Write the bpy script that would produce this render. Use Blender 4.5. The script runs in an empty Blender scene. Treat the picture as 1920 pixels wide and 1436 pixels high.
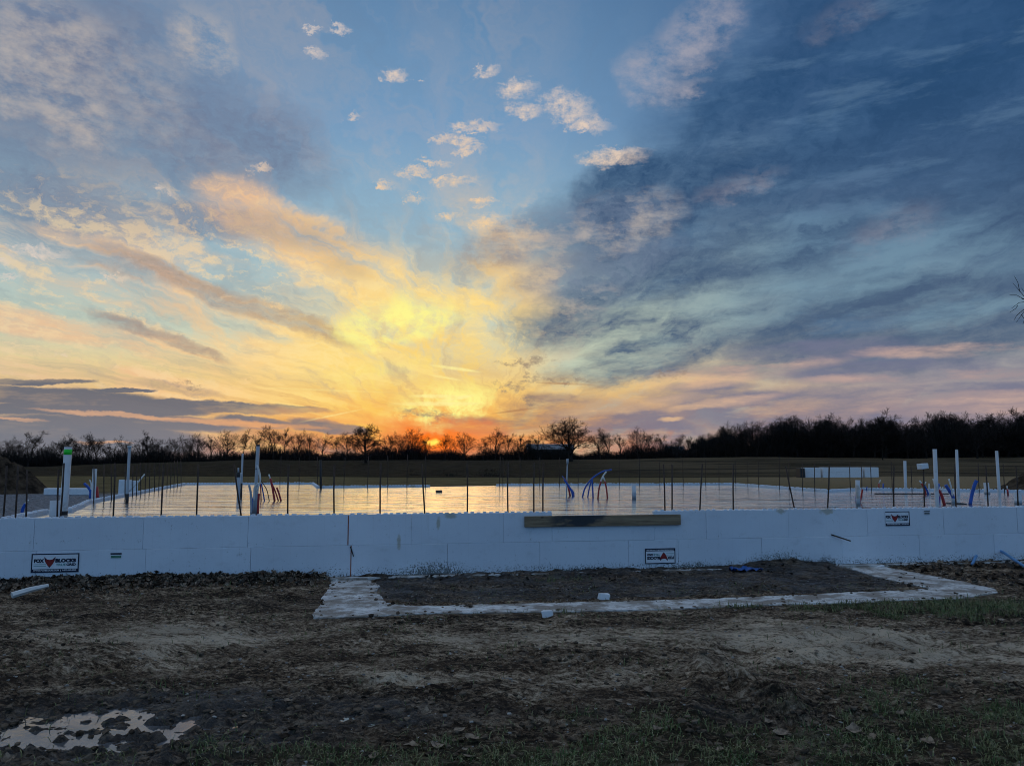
import bpy, bmesh, math, random
import numpy as np
from mathutils import Vector, Matrix

scene = bpy.context.scene
COL = scene.collection
RNG = random.Random(7)
NR = np.random.default_rng(11)

# ------------------------------------------------------------------ camera
FPX = 1442.0                      # focal length in pixels of the 1920 px wide photograph
CX, CY, HOR = 960.0, 718.0, 864.0
PITCH = math.atan((HOR - CY) / FPX)
EYE = Vector((0.0, 0.0, 1.49))
cam_data = bpy.data.cameras.new("camera")
cam_data.sensor_width = 36.0
cam_data.lens = FPX / 1920.0 * 36.0
cam_data.clip_start = 0.05
cam_data.clip_end = 6000.0
cam = bpy.data.objects.new("camera", cam_data)
cam.location = EYE
cam.rotation_euler = (math.radians(90) + PITCH, 0, 0)
COL.objects.link(cam)
scene.camera = cam
scene.view_settings.view_transform = 'Standard'
scene.view_settings.look = 'None'
scene.view_settings.exposure = 0.0
scene.view_settings.gamma = 1.0
scene.view_settings.use_curve_mapping = False
scene.render.engine = 'CYCLES'
scene.cycles.filter_width = 1.0
scene.cycles.max_bounces = 6
scene.cycles.diffuse_bounces = 3
scene.cycles.glossy_bounces = 3
scene.cycles.caustics_reflective = False
scene.cycles.caustics_refractive = False
scene.cycles.sample_clamp_indirect = 4.0
scene.cycles.use_adaptive_sampling = True
scene.cycles.adaptive_threshold = 0.02
scene.cycles.adaptive_min_samples = 8

def ray(px, py):
    """Direction in the place that a spot of the photograph was seen along."""
    a, b = (px - CX) / FPX, (CY - py) / FPX
    c, s = math.cos(PITCH), math.sin(PITCH)
    return Vector((a, c - s * b, s + c * b))

def at_z(px, py, z):
    d = ray(px, py)
    t = (z - EYE.z) / d.z
    return EYE + d * t

def at_y(px, py, y):
    d = ray(px, py)
    return EYE + d * (y / d.y)

def on_line(px, py, A, B):
    """Point over the plan line A-B (a vertical plane) seen at px, py."""
    d = ray(px, py)
    n = Vector((-(B.y - A.y), B.x - A.x, 0))
    t = (A - EYE).dot(n) / d.dot(n)
    return EYE + d * t

def lin(r, g, b):
    def f(c):
        c /= 255.0
        return c / 12.92 if c <= 0.04045 else ((c + 0.055) / 1.055) ** 2.4
    return (f(r), f(g), f(b), 1.0)

# ------------------------------------------------------------------ node helper
class NB:
    def __init__(s, tree):
        s.t = tree; s.n = tree.nodes; s.l = tree.links
    def put(s, sock, v):
        if v is None: return
        if isinstance(v, bpy.types.NodeSocket): s.l.new(v, sock)
        else: sock.default_value = v
    def math(s, op, a, b=None, c=None, clamp=False):
        n = s.n.new('ShaderNodeMath'); n.operation = op; n.use_clamp = clamp
        for i, v in enumerate((a, b, c)): s.put(n.inputs[i], v)
        return n.outputs[0]
    def vmath(s, op, a, b=None, c=None):
        n = s.n.new('ShaderNodeVectorMath'); n.operation = op
        for i, v in enumerate((a, b, c)):
            if v is not None: s.put(n.inputs[i], v)
        return n.outputs['Value'] if op in ('DOT_PRODUCT', 'LENGTH', 'DISTANCE') else n.outputs[0]
    def scale(s, a, f):
        n = s.n.new('ShaderNodeVectorMath'); n.operation = 'SCALE'
        s.put(n.inputs[0], a); s.put(n.inputs[3], f); return n.outputs[0]
    def mapping(s, v, loc=(0, 0, 0), rot=(0, 0, 0), sc=(1, 1, 1), kind='POINT'):
        n = s.n.new('ShaderNodeMapping'); n.vector_type = kind
        s.put(n.inputs[0], v); n.inputs[1].default_value = loc
        n.inputs[2].default_value = rot; n.inputs[3].default_value = sc
        return n.outputs[0]
    def noise(s, v, sc=1.0, detail=5.0, rough=0.55, dist=0.0, dim='3D', col=False):
        n = s.n.new('ShaderNodeTexNoise'); n.noise_dimensions = dim
        s.put(n.inputs['Vector'], v); n.inputs['Scale'].default_value = sc
        n.inputs['Detail'].default_value = detail; n.inputs['Roughness'].default_value = rough
        n.inputs['Distortion'].default_value = dist
        return n.outputs['Color' if col else 'Fac']
    def voro(s, v, sc=1.0, feature='F1', out='Distance', rnd=1.0):
        n = s.n.new('ShaderNodeTexVoronoi'); n.feature = feature
        s.put(n.inputs['Vector'], v); n.inputs['Scale'].default_value = sc
        n.inputs['Randomness'].default_value = rnd
        return n.outputs[out]
    def mr(s, v, a, b, c=0.0, d=1.0, smooth=True):
        n = s.n.new('ShaderNodeMapRange'); n.interpolation_type = 'SMOOTHSTEP' if smooth else 'LINEAR'
        s.put(n.inputs[0], v)
        for i, k in enumerate((a, b, c, d)): s.put(n.inputs[i + 1], k)
        return n.outputs[0]
    def mix(s, f, a, b, mode='MIX'):
        n = s.n.new('ShaderNodeMix'); n.data_type = 'RGBA'; n.blend_type = mode
        s.put(n.inputs[0], f); s.put(n.inputs[6], a); s.put(n.inputs[7], b)
        return n.outputs[2]
    def ramp(s, f, stops, mode='LINEAR'):
        n = s.n.new('ShaderNodeValToRGB'); e = n.color_ramp.elements; n.color_ramp.interpolation = mode
        while len(e) > 1: e.remove(e[0])
        e[0].position, e[0].color = stops[0]
        for p, c in stops[1:]:
            k = e.new(p); k.color = c
        s.put(n.inputs[0], f); return n.outputs[0]
    def sep(s, v):
        n = s.n.new('ShaderNodeSeparateXYZ'); s.put(n.inputs[0], v); return n.outputs
    def comb(s, x, y, z):
        n = s.n.new('ShaderNodeCombineXYZ')
        for i, v in enumerate((x, y, z)): s.put(n.inputs[i], v)
        return n.outputs[0]
    def ball(s, v):
        n = s.n.new('ShaderNodeTexGradient'); n.gradient_type = 'SPHERICAL'
        s.put(n.inputs[0], v); return n.outputs['Fac']

# ------------------------------------------------------------------ sky
SUN_PX = (820, 829)
sd = ray(*SUN_PX).normalized()
SUN_AZ, SUN_EL = math.atan2(sd.x, sd.y), math.asin(sd.z)

def azel(px, py):
    d = ray(px, py).normalized()
    return np.array([math.degrees(math.atan2(d.x, d.y)), math.degrees(math.asin(d.z))])

world = bpy.data.worlds.new("World")
scene.world = world
world.use_nodes = True
world.cycles.sampling_method = 'NONE'

def build_sky():
    t = world.node_tree; t.nodes.clear(); b = NB(t)
    geo = t.nodes.new('ShaderNodeTexCoord')
    D = b.vmath('NORMALIZE', geo.outputs['Generated'])
    x, y, z = b.sep(D)
    az = b.math('MULTIPLY', b.math('ARCTAN2', x, y), 57.29578)
    el = b.math('MULTIPLY', b.math('ARCSINE', z), 57.29578)
    AE = b.comb(az, el, 1.0)
    # flat cloud deck seen in perspective: its bands fan out from where they meet the skyline
    zc = b.math('ADD', b.math('MAXIMUM', z, 0.02), 0.06)
    P = b.vmath('DIVIDE', b.comb(x, y, 0.0), b.comb(zc, zc, 1.0))
    def nz(v, loc, rot, sc, s, det, rough):
        c, n = math.cos(rot), math.sin(rot)
        if rot:
            px_ = b.vmath('DOT_PRODUCT', v, (c * sc[0] * s, -n * sc[0] * s, 0)); py_ = b.vmath('DOT_PRODUCT', v, (n * sc[1] * s, c * sc[1] * s, 0))
            q = b.vmath('ADD', b.comb(px_, py_, 0.0), (loc[0], loc[1], 0))
        else:
            q = b.vmath('MULTIPLY_ADD', v, (sc[0] * s, sc[1] * s, 0), (loc[0], loc[1], 0))
        return b.noise(q, 1.0, det, rough, 0.0, dim='2D')
    n_puff = nz(AE, (31, 11), math.radians(6), (0.42, 0.75), 1.0, 6, 0.66)
    n_hor = nz(AE, (3, 5), 0, (0.10, 0.46), 1.0, 6, 0.64)                                   # flat streaks
    n_wob = nz(AE, (13, 45), 0, (0.17, 0.2), 1.0, 4, 0.6)
    wob = b.vmath('SUBTRACT', b.comb(n_wob, n_puff, 0.5), (0.5, 0.5, 0.5))
    W = b.vmath('MULTIPLY_ADD', wob, (5.0, 1.9, 0.0), AE)         # warped sky position, degrees
    Pw = b.vmath('MULTIPLY_ADD', wob, (0.5, 0.4, 0.0), P)
    n_left = nz(Pw, (2, 3), math.radians(14), (1.0, 0.16), 3.2, 6, 0.62)     # bands left of the sun
    n_right = nz(Pw, (9, 4), math.radians(-20), (1.0, 0.22), 3.0, 6, 0.64)   # bands right of it
    n_fine = nz(W, (1, 19), 0, (0.8, 1.9), 1.0, 4, 0.62)
    n_cot = nz(AE, (5, 51), 0, (1.3, 2.0), 1.0, 5, 0.68)
    Wp = b.vmath('MULTIPLY_ADD', b.vmath('SUBTRACT', b.comb(n_cot, n_fine, 0.5), (0.5, 0.5, 0.5)), (2.2, 1.5, 0.0), AE)

    # streaks that spread from the sun like spokes
    ta, te, _ = b.sep(b.vmath('SUBTRACT', W, (math.degrees(SUN_AZ) + 1.0, math.degrees(SUN_EL) - 2.5, 0.0)))
    rr_ = b.math('SQRT', b.math('MULTIPLY_ADD', ta, ta, b.math('MULTIPLY', te, te)))
    n_ray = b.noise(b.comb(b.math('MULTIPLY', b.math('ARCTAN2', ta, te), 5.5), b.math('MULTIPLY', rr_, 0.085), 0.0), 1.0, 7, 0.64, 0.0, dim='2D')

    def split(v):
        q = b.sep(v)
        return b.comb(q[0], q[0], q[0]), b.comb(q[1], q[1], q[1])
    WH = b.vmath('MULTIPLY_ADD', wob, (4.0, 0.55, 0.0), AE)
    WL = b.vmath('MULTIPLY_ADD', wob, (4.0, 1.0, 0.0), AE)
    SRC = {'W': split(W), 'P': split(Wp), 'A': split(AE), 'H': split(WH), 'L': split(WL)}

    def coef(x0, y0, x1, y1, w, amp=1.0):
        """Ellipse of cloud, given where the photograph shows it, as a quadratic in bearing and height."""
        c = np.array([(x0 + x1) / 2, (y0 + y1) / 2])
        h = np.array([x1 - x0, y1 - y0]) / 2.0
        a = np.linalg.norm(h); u = h / a; v = np.array([-u[1], u[0]])
        J = np.stack([(azel(c[0] + 2, c[1]) - azel(c[0] - 2, c[1])) / 4,
                      (azel(c[0], c[1] + 2) - azel(c[0], c[1] - 2)) / 4], axis=1)
        M = np.linalg.inv(J @ np.stack([u * a * 1.15, v * w * 1.25], axis=1)) * math.sqrt(amp)
        k = -M @ azel(*c)
        return (M[0, 0], M[0, 1], k[0], M[1, 0], M[1, 1], k[1], amp)

    def layer(lst, noise, lo, hi, fill, amp=1.0, soft=1.0, src='W'):
        A, E = SRC[src]
        cs = [coef(*q) for q in lst]
        while len(cs) % 3: cs.append(cs[-1])
        G = None
        for i in range(0, len(cs), 3):
            c = np.array(cs[i:i + 3])
            p = b.vmath('MULTIPLY_ADD', A, tuple(c[:, 0]), b.vmath('MULTIPLY_ADD', E, tuple(c[:, 1]), tuple(c[:, 2])))
            q = b.vmath('MULTIPLY_ADD', A, tuple(c[:, 3]), b.vmath('MULTIPLY_ADD', E, tuple(c[:, 4]), tuple(c[:, 5])))
            r = b.vmath('MULTIPLY_ADD', q, q, b.vmath('MULTIPLY', p, p))
            g = b.vmath('SUBTRACT', tuple(c[:, 6]), r)
            G = g if G is None else b.vmath('MAXIMUM', G, g)
        gx, gy, gz = b.sep(G)
        G = b.mr(b.math('MAXIMUM', b.math('MAXIMUM', gx, gy), gz), 0.0, soft)
        n = b.mr(noise, lo, hi, fill * amp, amp, smooth=False)
        return b.math('MULTIPLY', G, n)

    # --- clear air; grey overhead end, out of view, brightened to light the ground
    sky = t.nodes.new('ShaderNodeTexSky'); sky.sky_type = 'NISHITA'; sky.sun_disc = False
    sky.sun_elevation = max(SUN_EL, math.radians(1.4)); sky.sun_rotation = SUN_AZ
    sky.air_density = 1.0; sky.dust_density = 1.5; sky.ozone_density = 2.0
    e01 = b.math('MULTIPLY', el, 1 / 60.0)
    def R(lst): return [(p / 60.0, lin(*c)) for p, c in lst]
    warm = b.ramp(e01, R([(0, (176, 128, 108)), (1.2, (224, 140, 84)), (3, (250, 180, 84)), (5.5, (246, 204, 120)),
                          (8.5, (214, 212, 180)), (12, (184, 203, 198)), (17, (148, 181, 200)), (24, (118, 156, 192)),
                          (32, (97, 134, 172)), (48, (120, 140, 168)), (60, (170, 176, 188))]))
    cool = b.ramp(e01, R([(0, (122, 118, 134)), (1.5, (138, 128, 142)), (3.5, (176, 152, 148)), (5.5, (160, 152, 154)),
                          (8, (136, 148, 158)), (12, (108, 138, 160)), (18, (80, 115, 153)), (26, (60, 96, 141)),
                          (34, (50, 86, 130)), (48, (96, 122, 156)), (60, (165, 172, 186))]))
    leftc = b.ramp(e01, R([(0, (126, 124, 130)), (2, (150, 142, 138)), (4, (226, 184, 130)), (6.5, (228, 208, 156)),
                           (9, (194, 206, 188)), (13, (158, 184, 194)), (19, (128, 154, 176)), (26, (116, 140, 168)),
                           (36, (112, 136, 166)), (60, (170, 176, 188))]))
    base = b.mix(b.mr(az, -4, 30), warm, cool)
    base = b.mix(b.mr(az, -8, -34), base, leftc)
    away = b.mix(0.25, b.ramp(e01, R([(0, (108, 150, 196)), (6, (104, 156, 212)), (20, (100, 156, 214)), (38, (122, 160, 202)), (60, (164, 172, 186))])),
                 b.scale(sky.outputs[0], 0.10))  # unseen sky behind; its grey top is also brightened to light the ground
    sunang = b.math('MULTIPLY', b.math('ARCCOSINE', b.math('MINIMUM', b.vmath('DOT_PRODUCT', D, tuple(sd)), 1.0)), 57.29578)
    s01 = b.math('MULTIPLY', sunang, 1 / 60.0)
    C_lit = b.ramp(s01, R([(0, (255, 176, 60)), (5, (255, 208, 96)), (10, (255, 220, 132)), (16, (252, 208, 144)), (22, (238, 192, 148)),
                           (29, (228, 194, 158)), (38, (196, 180, 168)), (50, (150, 154, 170))]))
    C_drk = b.ramp(s01, R([(0, (190, 120, 76)), (6, (186, 140, 98)), (12, (160, 134, 118)), (20, (130, 126, 132)),
                           (28, (104, 114, 134)), (40, (84, 104, 136)), (55, (62, 92, 134))]))
    col = base
    lowfade = b.mr(el, 0.5, 4.0)
    rightness = b.mr(az, -2, 12)
    # thin streaking over the whole dome
    fan = b.math('ADD', b.math('MULTIPLY', n_left, b.math('SUBTRACT', 1.0, rightness)), b.math('MULTIPLY', n_right, rightness))
    hi = b.math('MULTIPLY', lowfade, b.mr(el, 13, 24, 1.0, 0.45))
    col = b.mix(b.math('MULTIPLY', b.math('MULTIPLY', hi, b.mr(az, -4, 8, 1.0, 0.2)), b.mr(fan, 0.46, 0.75, 0, 0.45, False)), col, C_lit)
    col = b.mix(b.math('MULTIPLY', hi, b.mr(fan, 0.46, 0.25, 0, 0.34, False)), col, C_drk)
    rad = b.math('MULTIPLY', b.math('MULTIPLY', b.mr(rr_, 4, 9), b.mr(rr_, 44, 22)), b.mr(el, 19, 9, 0.12, 1.0))
    col = b.mix(b.math('MULTIPLY', rad, b.mr(n_ray, 0.50, 0.66, 0, 0.62, False)), col, b.mix(b.mr(az, -4, 9), C_lit, b.mix(b.mr(el, 6, 14), lin(206, 202, 176), lin(158, 178, 190))))
    col = b.mix(b.math('MULTIPLY', rad, b.mr(n_ray, 0.48, 0.32, 0, 0.45, False)), col, b.mix(b.mr(az, -14, 4), b.mix(0.5, C_drk, lin(150, 172, 180)), C_drk))

    # 1. mauve-grey veil, upper left
    m = layer([(-120, 40, 380, 260, 230), (120, 190, 600, 320, 130), (380, 220, 640, 330, 90), (-100, 330, 330, 430, 80),
               (200, 380, 560, 440, 40)], n_fine, 0.25, 0.7, 0.55, 0.78, 1.1)
    col = b.mix(m, col, lin(108, 118, 144))
    m = layer([(-40, 10, 210, 200, 120), (40, 90, 230, 300, 80), (310, 20, 420, 130, 60), (-40, 90, 60, 230, 60),
               (140, 40, 360, 280, 120, 0.6)], n_puff, 0.36, 0.68, 0.0, 0.62)
    col = b.mix(m, col, lin(196, 184, 174))
    # 2. great slate bank on the right
    m = layer([(940, 560, 2100, 130, 190), (1150, 420, 2150, 30, 260), (1350, 160, 2100, -40, 220), (930, 640, 1500, 470, 80),
               (1040, 710, 1480, 580, 50), (1280, 640, 2100, 560, 90), (1500, 300, 2200, 200, 260), (1060, 420, 1320, 330, 90)],
              b.math('MULTIPLY_ADD', n_right, 0.4, b.math('MULTIPLY_ADD', n_ray, 0.35, b.math('MULTIPLY', n_fine, 0.25))), 0.58, 0.40, 0.70, 1.0, 0.75)
    slate = b.mix(b.mr(el, 5, 26), lin(78, 98, 124), lin(40, 74, 112))
    slate = b.mix(b.mr(n_hor, 0.50, 0.72, 0, 0.5), slate, lin(92, 122, 152))
    col = b.mix(m, col, slate)
    # lighter gaps in the bank
    m = layer([(1010, 720, 1330, 570, 70), (1200, 630, 1600, 510, 60), (1430, 570, 2000, 420, 70), (1360, 490, 1620, 410, 50),
               (1540, 390, 2000, 470, 40, 0.7), (1120, 650, 1440, 600, 30), (1650, 610, 1980, 550, 30, 0.8), (1330, 330, 1700, 200, 60, 0.45),
               (1500, 120, 1900, 20, 60, 0.4)],
              b.math('MULTIPLY_ADD', b.math('ADD', n_right, n_hor), 0.5, 0.0), 0.38, 0.62, 0.0, 0.85)
    col = b.mix(m, col, b.mix(b.mr(az, 4, 22), lin(198, 210, 186), b.mix(b.mr(el, 8, 24), lin(122, 152, 168), lin(78, 114, 152))))
    # 3. pink wisps, upper right
    m = layer([(1180, 180, 1410, -30, 56), (1180, 90, 1290, 190, 60), (1490, 80, 1680, -20, 36, 0.4), (1300, 380, 1480, 320, 24, 0.6),
               (1260, 180, 1340, 150, 18), (1560, 480, 1780, 380, 40, 0.5), (1290, 130, 1360, 110, 14, 0.7)], n_puff, 0.30, 0.70, 0.0, 0.60)
    col = b.mix(m, col, lin(180, 172, 178))
    # 4. long peach bands fanning out left of the sun
    m = layer([(-120, 415, 340, 512, 36), (160, 482, 540, 606, 32), (400, 556, 740, 684, 36), (360, 350, 580, 430, 46),
               (420, 390, 800, 540, 56), (600, 480, 1040, 575, 56), (520, 540, 920, 660, 66), (-120, 575, 260, 642, 24),
               (170, 615, 470, 702, 26), (-120, 676, 280, 708, 18), (170, 698, 440, 748, 22), (380, 724, 660, 776, 26),
               (680, 560, 1000, 510, 44), (160, 560, 480, 590, 20, 0.6), (420, 690, 740, 680, 34), (400, 630, 660, 665, 26, 0.6),
               (860, 560, 1100, 480, 30, 0.4), (-60, 470, 260, 560, 30, 0.3)],
              n_left, 0.36, 0.60, 0.10, 0.95, 0.8, src='L')
    col = b.mix(m, col, C_lit)
    # thin bright filaments inside and between the bands
    m = layer([(-150, 380, 520, 640, 150), (200, 420, 900, 700, 170), (-150, 560, 500, 740, 90), (560, 480, 1000, 760, 150)],
              b.math('MULTIPLY_ADD', n_left, 0.6, b.math('MULTIPLY', n_fine, 0.4)), 0.51, 0.61, 0.0, 0.60, 0.9, src='L')
    col = b.mix(m, col, b.mix(0.35, C_lit, lin(255, 244, 190)))
    # their shaded upper edges
    m = layer([(150, 455, 450, 560, 22), (300, 505, 590, 622, 22), (450, 562, 690, 655, 20), (150, 582, 330, 640, 13),
               (240, 612, 450, 684, 12), (360, 395, 740, 480, 40, 0.6), (240, 712, 420, 744, 10), (920, 450, 1300, 385, 50),
               (820, 500, 1080, 425, 46), (920, 550, 1290, 460, 50), (130, 480, 320, 530, 14, 0.8), (560, 470, 700, 520, 30, 0.5)],
              b.math('MULTIPLY_ADD', n_left, 0.6, b.math('MULTIPLY', n_fine, 0.4)), 0.34, 0.62, 0.2, 0.72, 0.9, src='L')
    col = b.mix(m, col, b.mix(b.mr(az, -3, 4), b.mix(0.35, C_drk, lin(150, 134, 134)), lin(112, 126, 150)))
    # 5. broken lit fleece right of the sun
    m = layer([(840, 570, 1140, 460, 90), (900, 660, 1140, 550, 70), (1040, 450, 1290, 380, 60), (860, 440, 1100, 400, 50),
               (960, 640, 1150, 540, 60), (880, 720, 1090, 640, 50), (960, 410, 1060, 370, 30), (780, 420, 960, 380, 50, 0.6)], b.math('MULTIPLY_ADD', n_puff, 0.55, b.math('MULTIPLY', n_hor, 0.45)), 0.45, 0.64, 0.0, 0.55)
    col = b.mix(m, col, b.mix(b.mr(az, -4, 8), C_lit, lin(204, 190, 176)))
    # 6. glow where the cloud thins above the sun
    m = layer([(610, 618, 880, 586, 40), (660, 650, 800, 560, 46), (720, 785, 930, 735, 44), (560, 720, 900, 680, 36, 0.4)],
              b.math('MULTIPLY_ADD', n_puff, 0.6, b.math('MULTIPLY', n_ray, 0.4)), 0.40, 0.58, 0.10, 0.97)
    col = b.mix(m, col, lin(255, 248, 146))
    # 7. low slate bars on the left
    m = layer([(-120, 734, 330, 756, 17), (180, 752, 590, 772, 11), (-100, 718, 180, 716, 6), (170, 732, 290, 732, 4),
               (-120, 764, 440, 772, 12), (-120, 812, 400, 830, 40), (-100, 794, 260, 800, 14), (410, 785, 550, 797, 10),
               (530, 791, 680, 809, 13), (90, 780, 480, 802, 16, 0.8), (370, 764, 620, 770, 7)], n_hor, 0.2, 0.5, 0.45, 0.92, 0.5, src='H')
    col = b.mix(m, col, b.mix(b.mr(el, 0.5, 5), lin(122, 124, 134), lin(92, 100, 116)))
    m = layer([(60, 768, 420, 790, 4.5), (290, 784, 620, 804, 6), (-60, 783, 100, 790, 3), (470, 770, 780, 792, 12), (140, 829, 280, 830, 3)],
              n_hor, 0.3, 0.6, 0.3, 0.9, 0.9, src='H')
    col = b.mix(m, col, b.mix(b.mr(az, -30, -10), lin(214, 168, 136), lin(250, 172, 98)))
    # 8. low bank around and right of the sun
    m = layer([(800, 793, 1040, 803, 18), (920, 778, 1330, 792, 40), (980, 750, 1140, 772, 22), (1140, 770, 2050, 790, 50),
               (1220, 732, 1430, 722, 13), (1140, 744, 1600, 754, 20), (1360, 702, 2050, 688, 24), (1520, 742, 2050, 728, 20),
               (1360, 668, 1760, 646, 22), (1080, 798, 1360, 808, 40), (1180, 700, 1500, 690, 12, 0.7)],
              n_hor, 0.32, 0.58, 0.15, 0.86, 0.8, src='H')
    col = b.mix(m, col, b.mix(b.mr(az, -2, 12), lin(146, 120, 112), lin(112, 116, 140)))
    m = layer([(1140, 732, 1480, 694, 18), (1030, 776, 1330, 738, 16), (1230, 770, 1470, 740, 9), (1460, 714, 1960, 698, 11),
               (1580, 664, 1960, 650, 13), (1270, 694, 1600, 674, 14), (1460, 764, 2020, 738, 15), (1200, 710, 1450, 686, 13),
               (1660, 778, 2020, 766, 16), (940, 814, 1080, 805, 9), (1230, 787, 1300, 784, 5)],
              n_hor, 0.42, 0.64, 0.0, 0.75, src='H')
    col = b.mix(m, col, b.mix(b.mr(az, 4, 22), lin(250, 202, 136), lin(206, 172, 156)))
    # 9. small high puffs
    pf = [(568, 100, 616, 104, 16), (610, 56, 662, 58, 15), (568, 52, 602, 54, 12), (712, 140, 770, 142, 16), (778, 150, 800, 151, 7),
          (884, 142, 940, 130, 15), (930, 172, 1010, 160, 26), (948, 205, 1022, 212, 22), (1010, 185, 1120, 220, 46), (1040, 222, 1150, 240, 26),
          (836, 238, 940, 238, 14), (832, 266, 906, 264, 15), (848, 288, 912, 276, 13), (806, 268, 856, 252, 10),
          (742, 326, 810, 322, 11), (802, 342, 900, 338, 14), (704, 340, 736, 354, 12), (758, 372, 798, 374, 10),
          (880, 382, 940, 374, 12), (870, 418, 940, 412, 16), (640, 224, 674, 218, 9), (780, 302, 850, 308, 10),
          (296, 346, 330, 372, 15), (466, 322, 510, 310, 12), (1080, 300, 1220, 290, 26), (820, 407, 870, 400, 12),
          (10, 464, 140, 480, 14), (190, 520, 245, 522, 9), (95, 668, 135, 668, 6), (490, 566, 540, 576, 11),
          (835, 630, 885, 638, 14), (445, 712, 480, 714, 7), (-20, 488, 34, 486, 13), (-20, 515, 50, 520, 9)]
    m = layer([q[:4] + (q[4] * 0.72,) + q[5:] for q in pf], b.math('MULTIPLY_ADD', n_cot, 0.6, b.math('MULTIPLY', n_puff, 0.4)), 0.34, 0.62, 0.0, 0.95, 1.25, src='P')
    col = b.mix(m, col, b.ramp(s01, R([(0, (255, 206, 90)), (9, (255, 216, 130)), (18, (248, 208, 160)), (25, (236, 210, 186)), (34, (226, 214, 208))])))
    # dark scraps near the sun
    m = layer([(930, 682, 1060, 676, 9), (925, 722, 1000, 726, 9), (1010, 714, 1140, 716, 6),
               (975, 714, 1020, 706, 9), (750, 768, 870, 788, 9), (320, 718, 390, 728, 6), (1220, 702, 1300, 700, 5), (980, 745, 1020, 760, 12)],
              n_cot, 0.38, 0.62, 0.05, 0.75, 1.0, src='P')
    col = b.mix(m, col, lin(146, 128, 114))
    # vapour trails
    m = layer([(803, 684, 905, 698, 3.2), (735, 757, 905, 757, 4.5), (820, 752, 890, 741, 4), (560, 792, 690, 765, 2.0, 0.55), (800, 702, 870, 714, 2.4, 0.7),
               (420, 724, 780, 738, 2.0, 0.4), (770, 742, 870, 744, 4)], n_cot, 0.3, 0.6, 0.4, 0.85, src='A')
    col = b.mix(m, col, lin(255, 240, 158))
    m = layer([(920, 776, 1010, 764, 2.0), (1000, 717, 1120, 722, 2.0)], n_puff, 0.3, 0.6, 0.5, 0.6, src='A')
    col = b.mix(m, col, lin(170, 120, 84))
    # the sun itself, red behind thin cloud on the skyline
    m = layer([(690, 812, 970, 812, 34), (720, 832, 930, 834, 26)], n_hor, 0.3, 0.6, 0.3, 0.8)
    col = b.mix(m, col, lin(248, 130, 66))
    m = layer([(752, 822, 890, 832, 20), (776, 836, 866, 838, 15)], n_hor, 0.3, 0.55, 0.55, 1.0)
    col = b.mix(m, col, lin(255, 118, 22))
    disc = b.mr(b.vmath('DISTANCE', b.vmath('MULTIPLY', W, (1, 1.25, 0)), (math.degrees(SUN_AZ), math.degrees(SUN_EL) * 1.25, 0)), 0.8, 0.1, 0, 1)
    col = b.mix(disc, col, (1.6, 0.85, 0.12, 1))
    # the far side of the dome, behind the viewer
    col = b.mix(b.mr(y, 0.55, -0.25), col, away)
    # below the skyline
    col = b.mix(b.mr(z, -0.01, -0.08), col, lin(70, 66, 62))
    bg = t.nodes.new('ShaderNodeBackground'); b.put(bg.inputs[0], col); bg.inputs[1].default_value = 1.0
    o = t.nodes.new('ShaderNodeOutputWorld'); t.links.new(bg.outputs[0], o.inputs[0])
build_sky()

# ------------------------------------------------------------------ sun
sl = bpy.data.lights.new("sun", 'SUN')
sl.energy = 0.06; sl.angle = math.radians(14.0); sl.color = (1.0, 0.55, 0.25)
so = bpy.data.objects.new("sun", sl)
so.rotation_euler = Vector((-sd.x, -sd.y, -max(sd.z, 0.02))).to_track_quat('-Z', 'Y').to_euler()
so.location = (0, 0, 30)
COL.objects.link(so)

# ================================================================== helpers
def tag(o, label=None, cat=None, group=None, kind=None):
    if label: o["label"] = label
    if cat: o["category"] = cat
    if group: o["group"] = group
    if kind: o["kind"] = kind
    return o

def empty(name, loc, label=None, cat=None, group=None):
    o = bpy.data.objects.new(name, None)
    o.empty_display_size = 0.2
    o.location = loc
    COL.objects.link(o)
    return tag(o, label, cat, group)

def base_of(p):
    m = Matrix.Translation(p.location) @ p.rotation_euler.to_matrix().to_4x4() if p.parent is None else base_of(p.parent) @ Matrix.Translation(p.location)
    return m

def put(name, me, mat=None, parent=None, mw=None):
    """Link a mesh as an object; mw is where it stands in the world, whatever its parent."""
    o = bpy.data.objects.new(name, me)
    COL.objects.link(o)
    if mat and not me.materials: me.materials.append(mat)
    mw = mw or Matrix.Identity(4)
    WM[o.name] = mw
    if parent is not None:
        pw = WM.get(parent.name, Matrix.Translation(parent.location))
        o.parent = parent
        o.matrix_basis = pw.inverted() @ mw
    else:
        o.matrix_basis = mw
    return o
WM = {}

def mesh_np(name, V, F, smooth=False):
    me = bpy.data.meshes.new(name)
    V = np.asarray(V, dtype=np.float32); F = np.asarray(F, dtype=np.int32)
    k = F.shape[1]
    me.vertices.add(len(V)); me.vertices.foreach_set('co', V.ravel())
    me.loops.add(F.size); me.loops.foreach_set('vertex_index', F.ravel())
    me.polygons.add(len(F))
    me.polygons.foreach_set('loop_start', np.arange(0, F.size, k, dtype=np.int32))
    me.polygons.foreach_set('loop_total', np.full(len(F), k, dtype=np.int32))
    me.polygons.foreach_set('use_smooth', np.full(len(F), smooth))
    me.update(calc_edges=True); me.validate()
    return me

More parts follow.
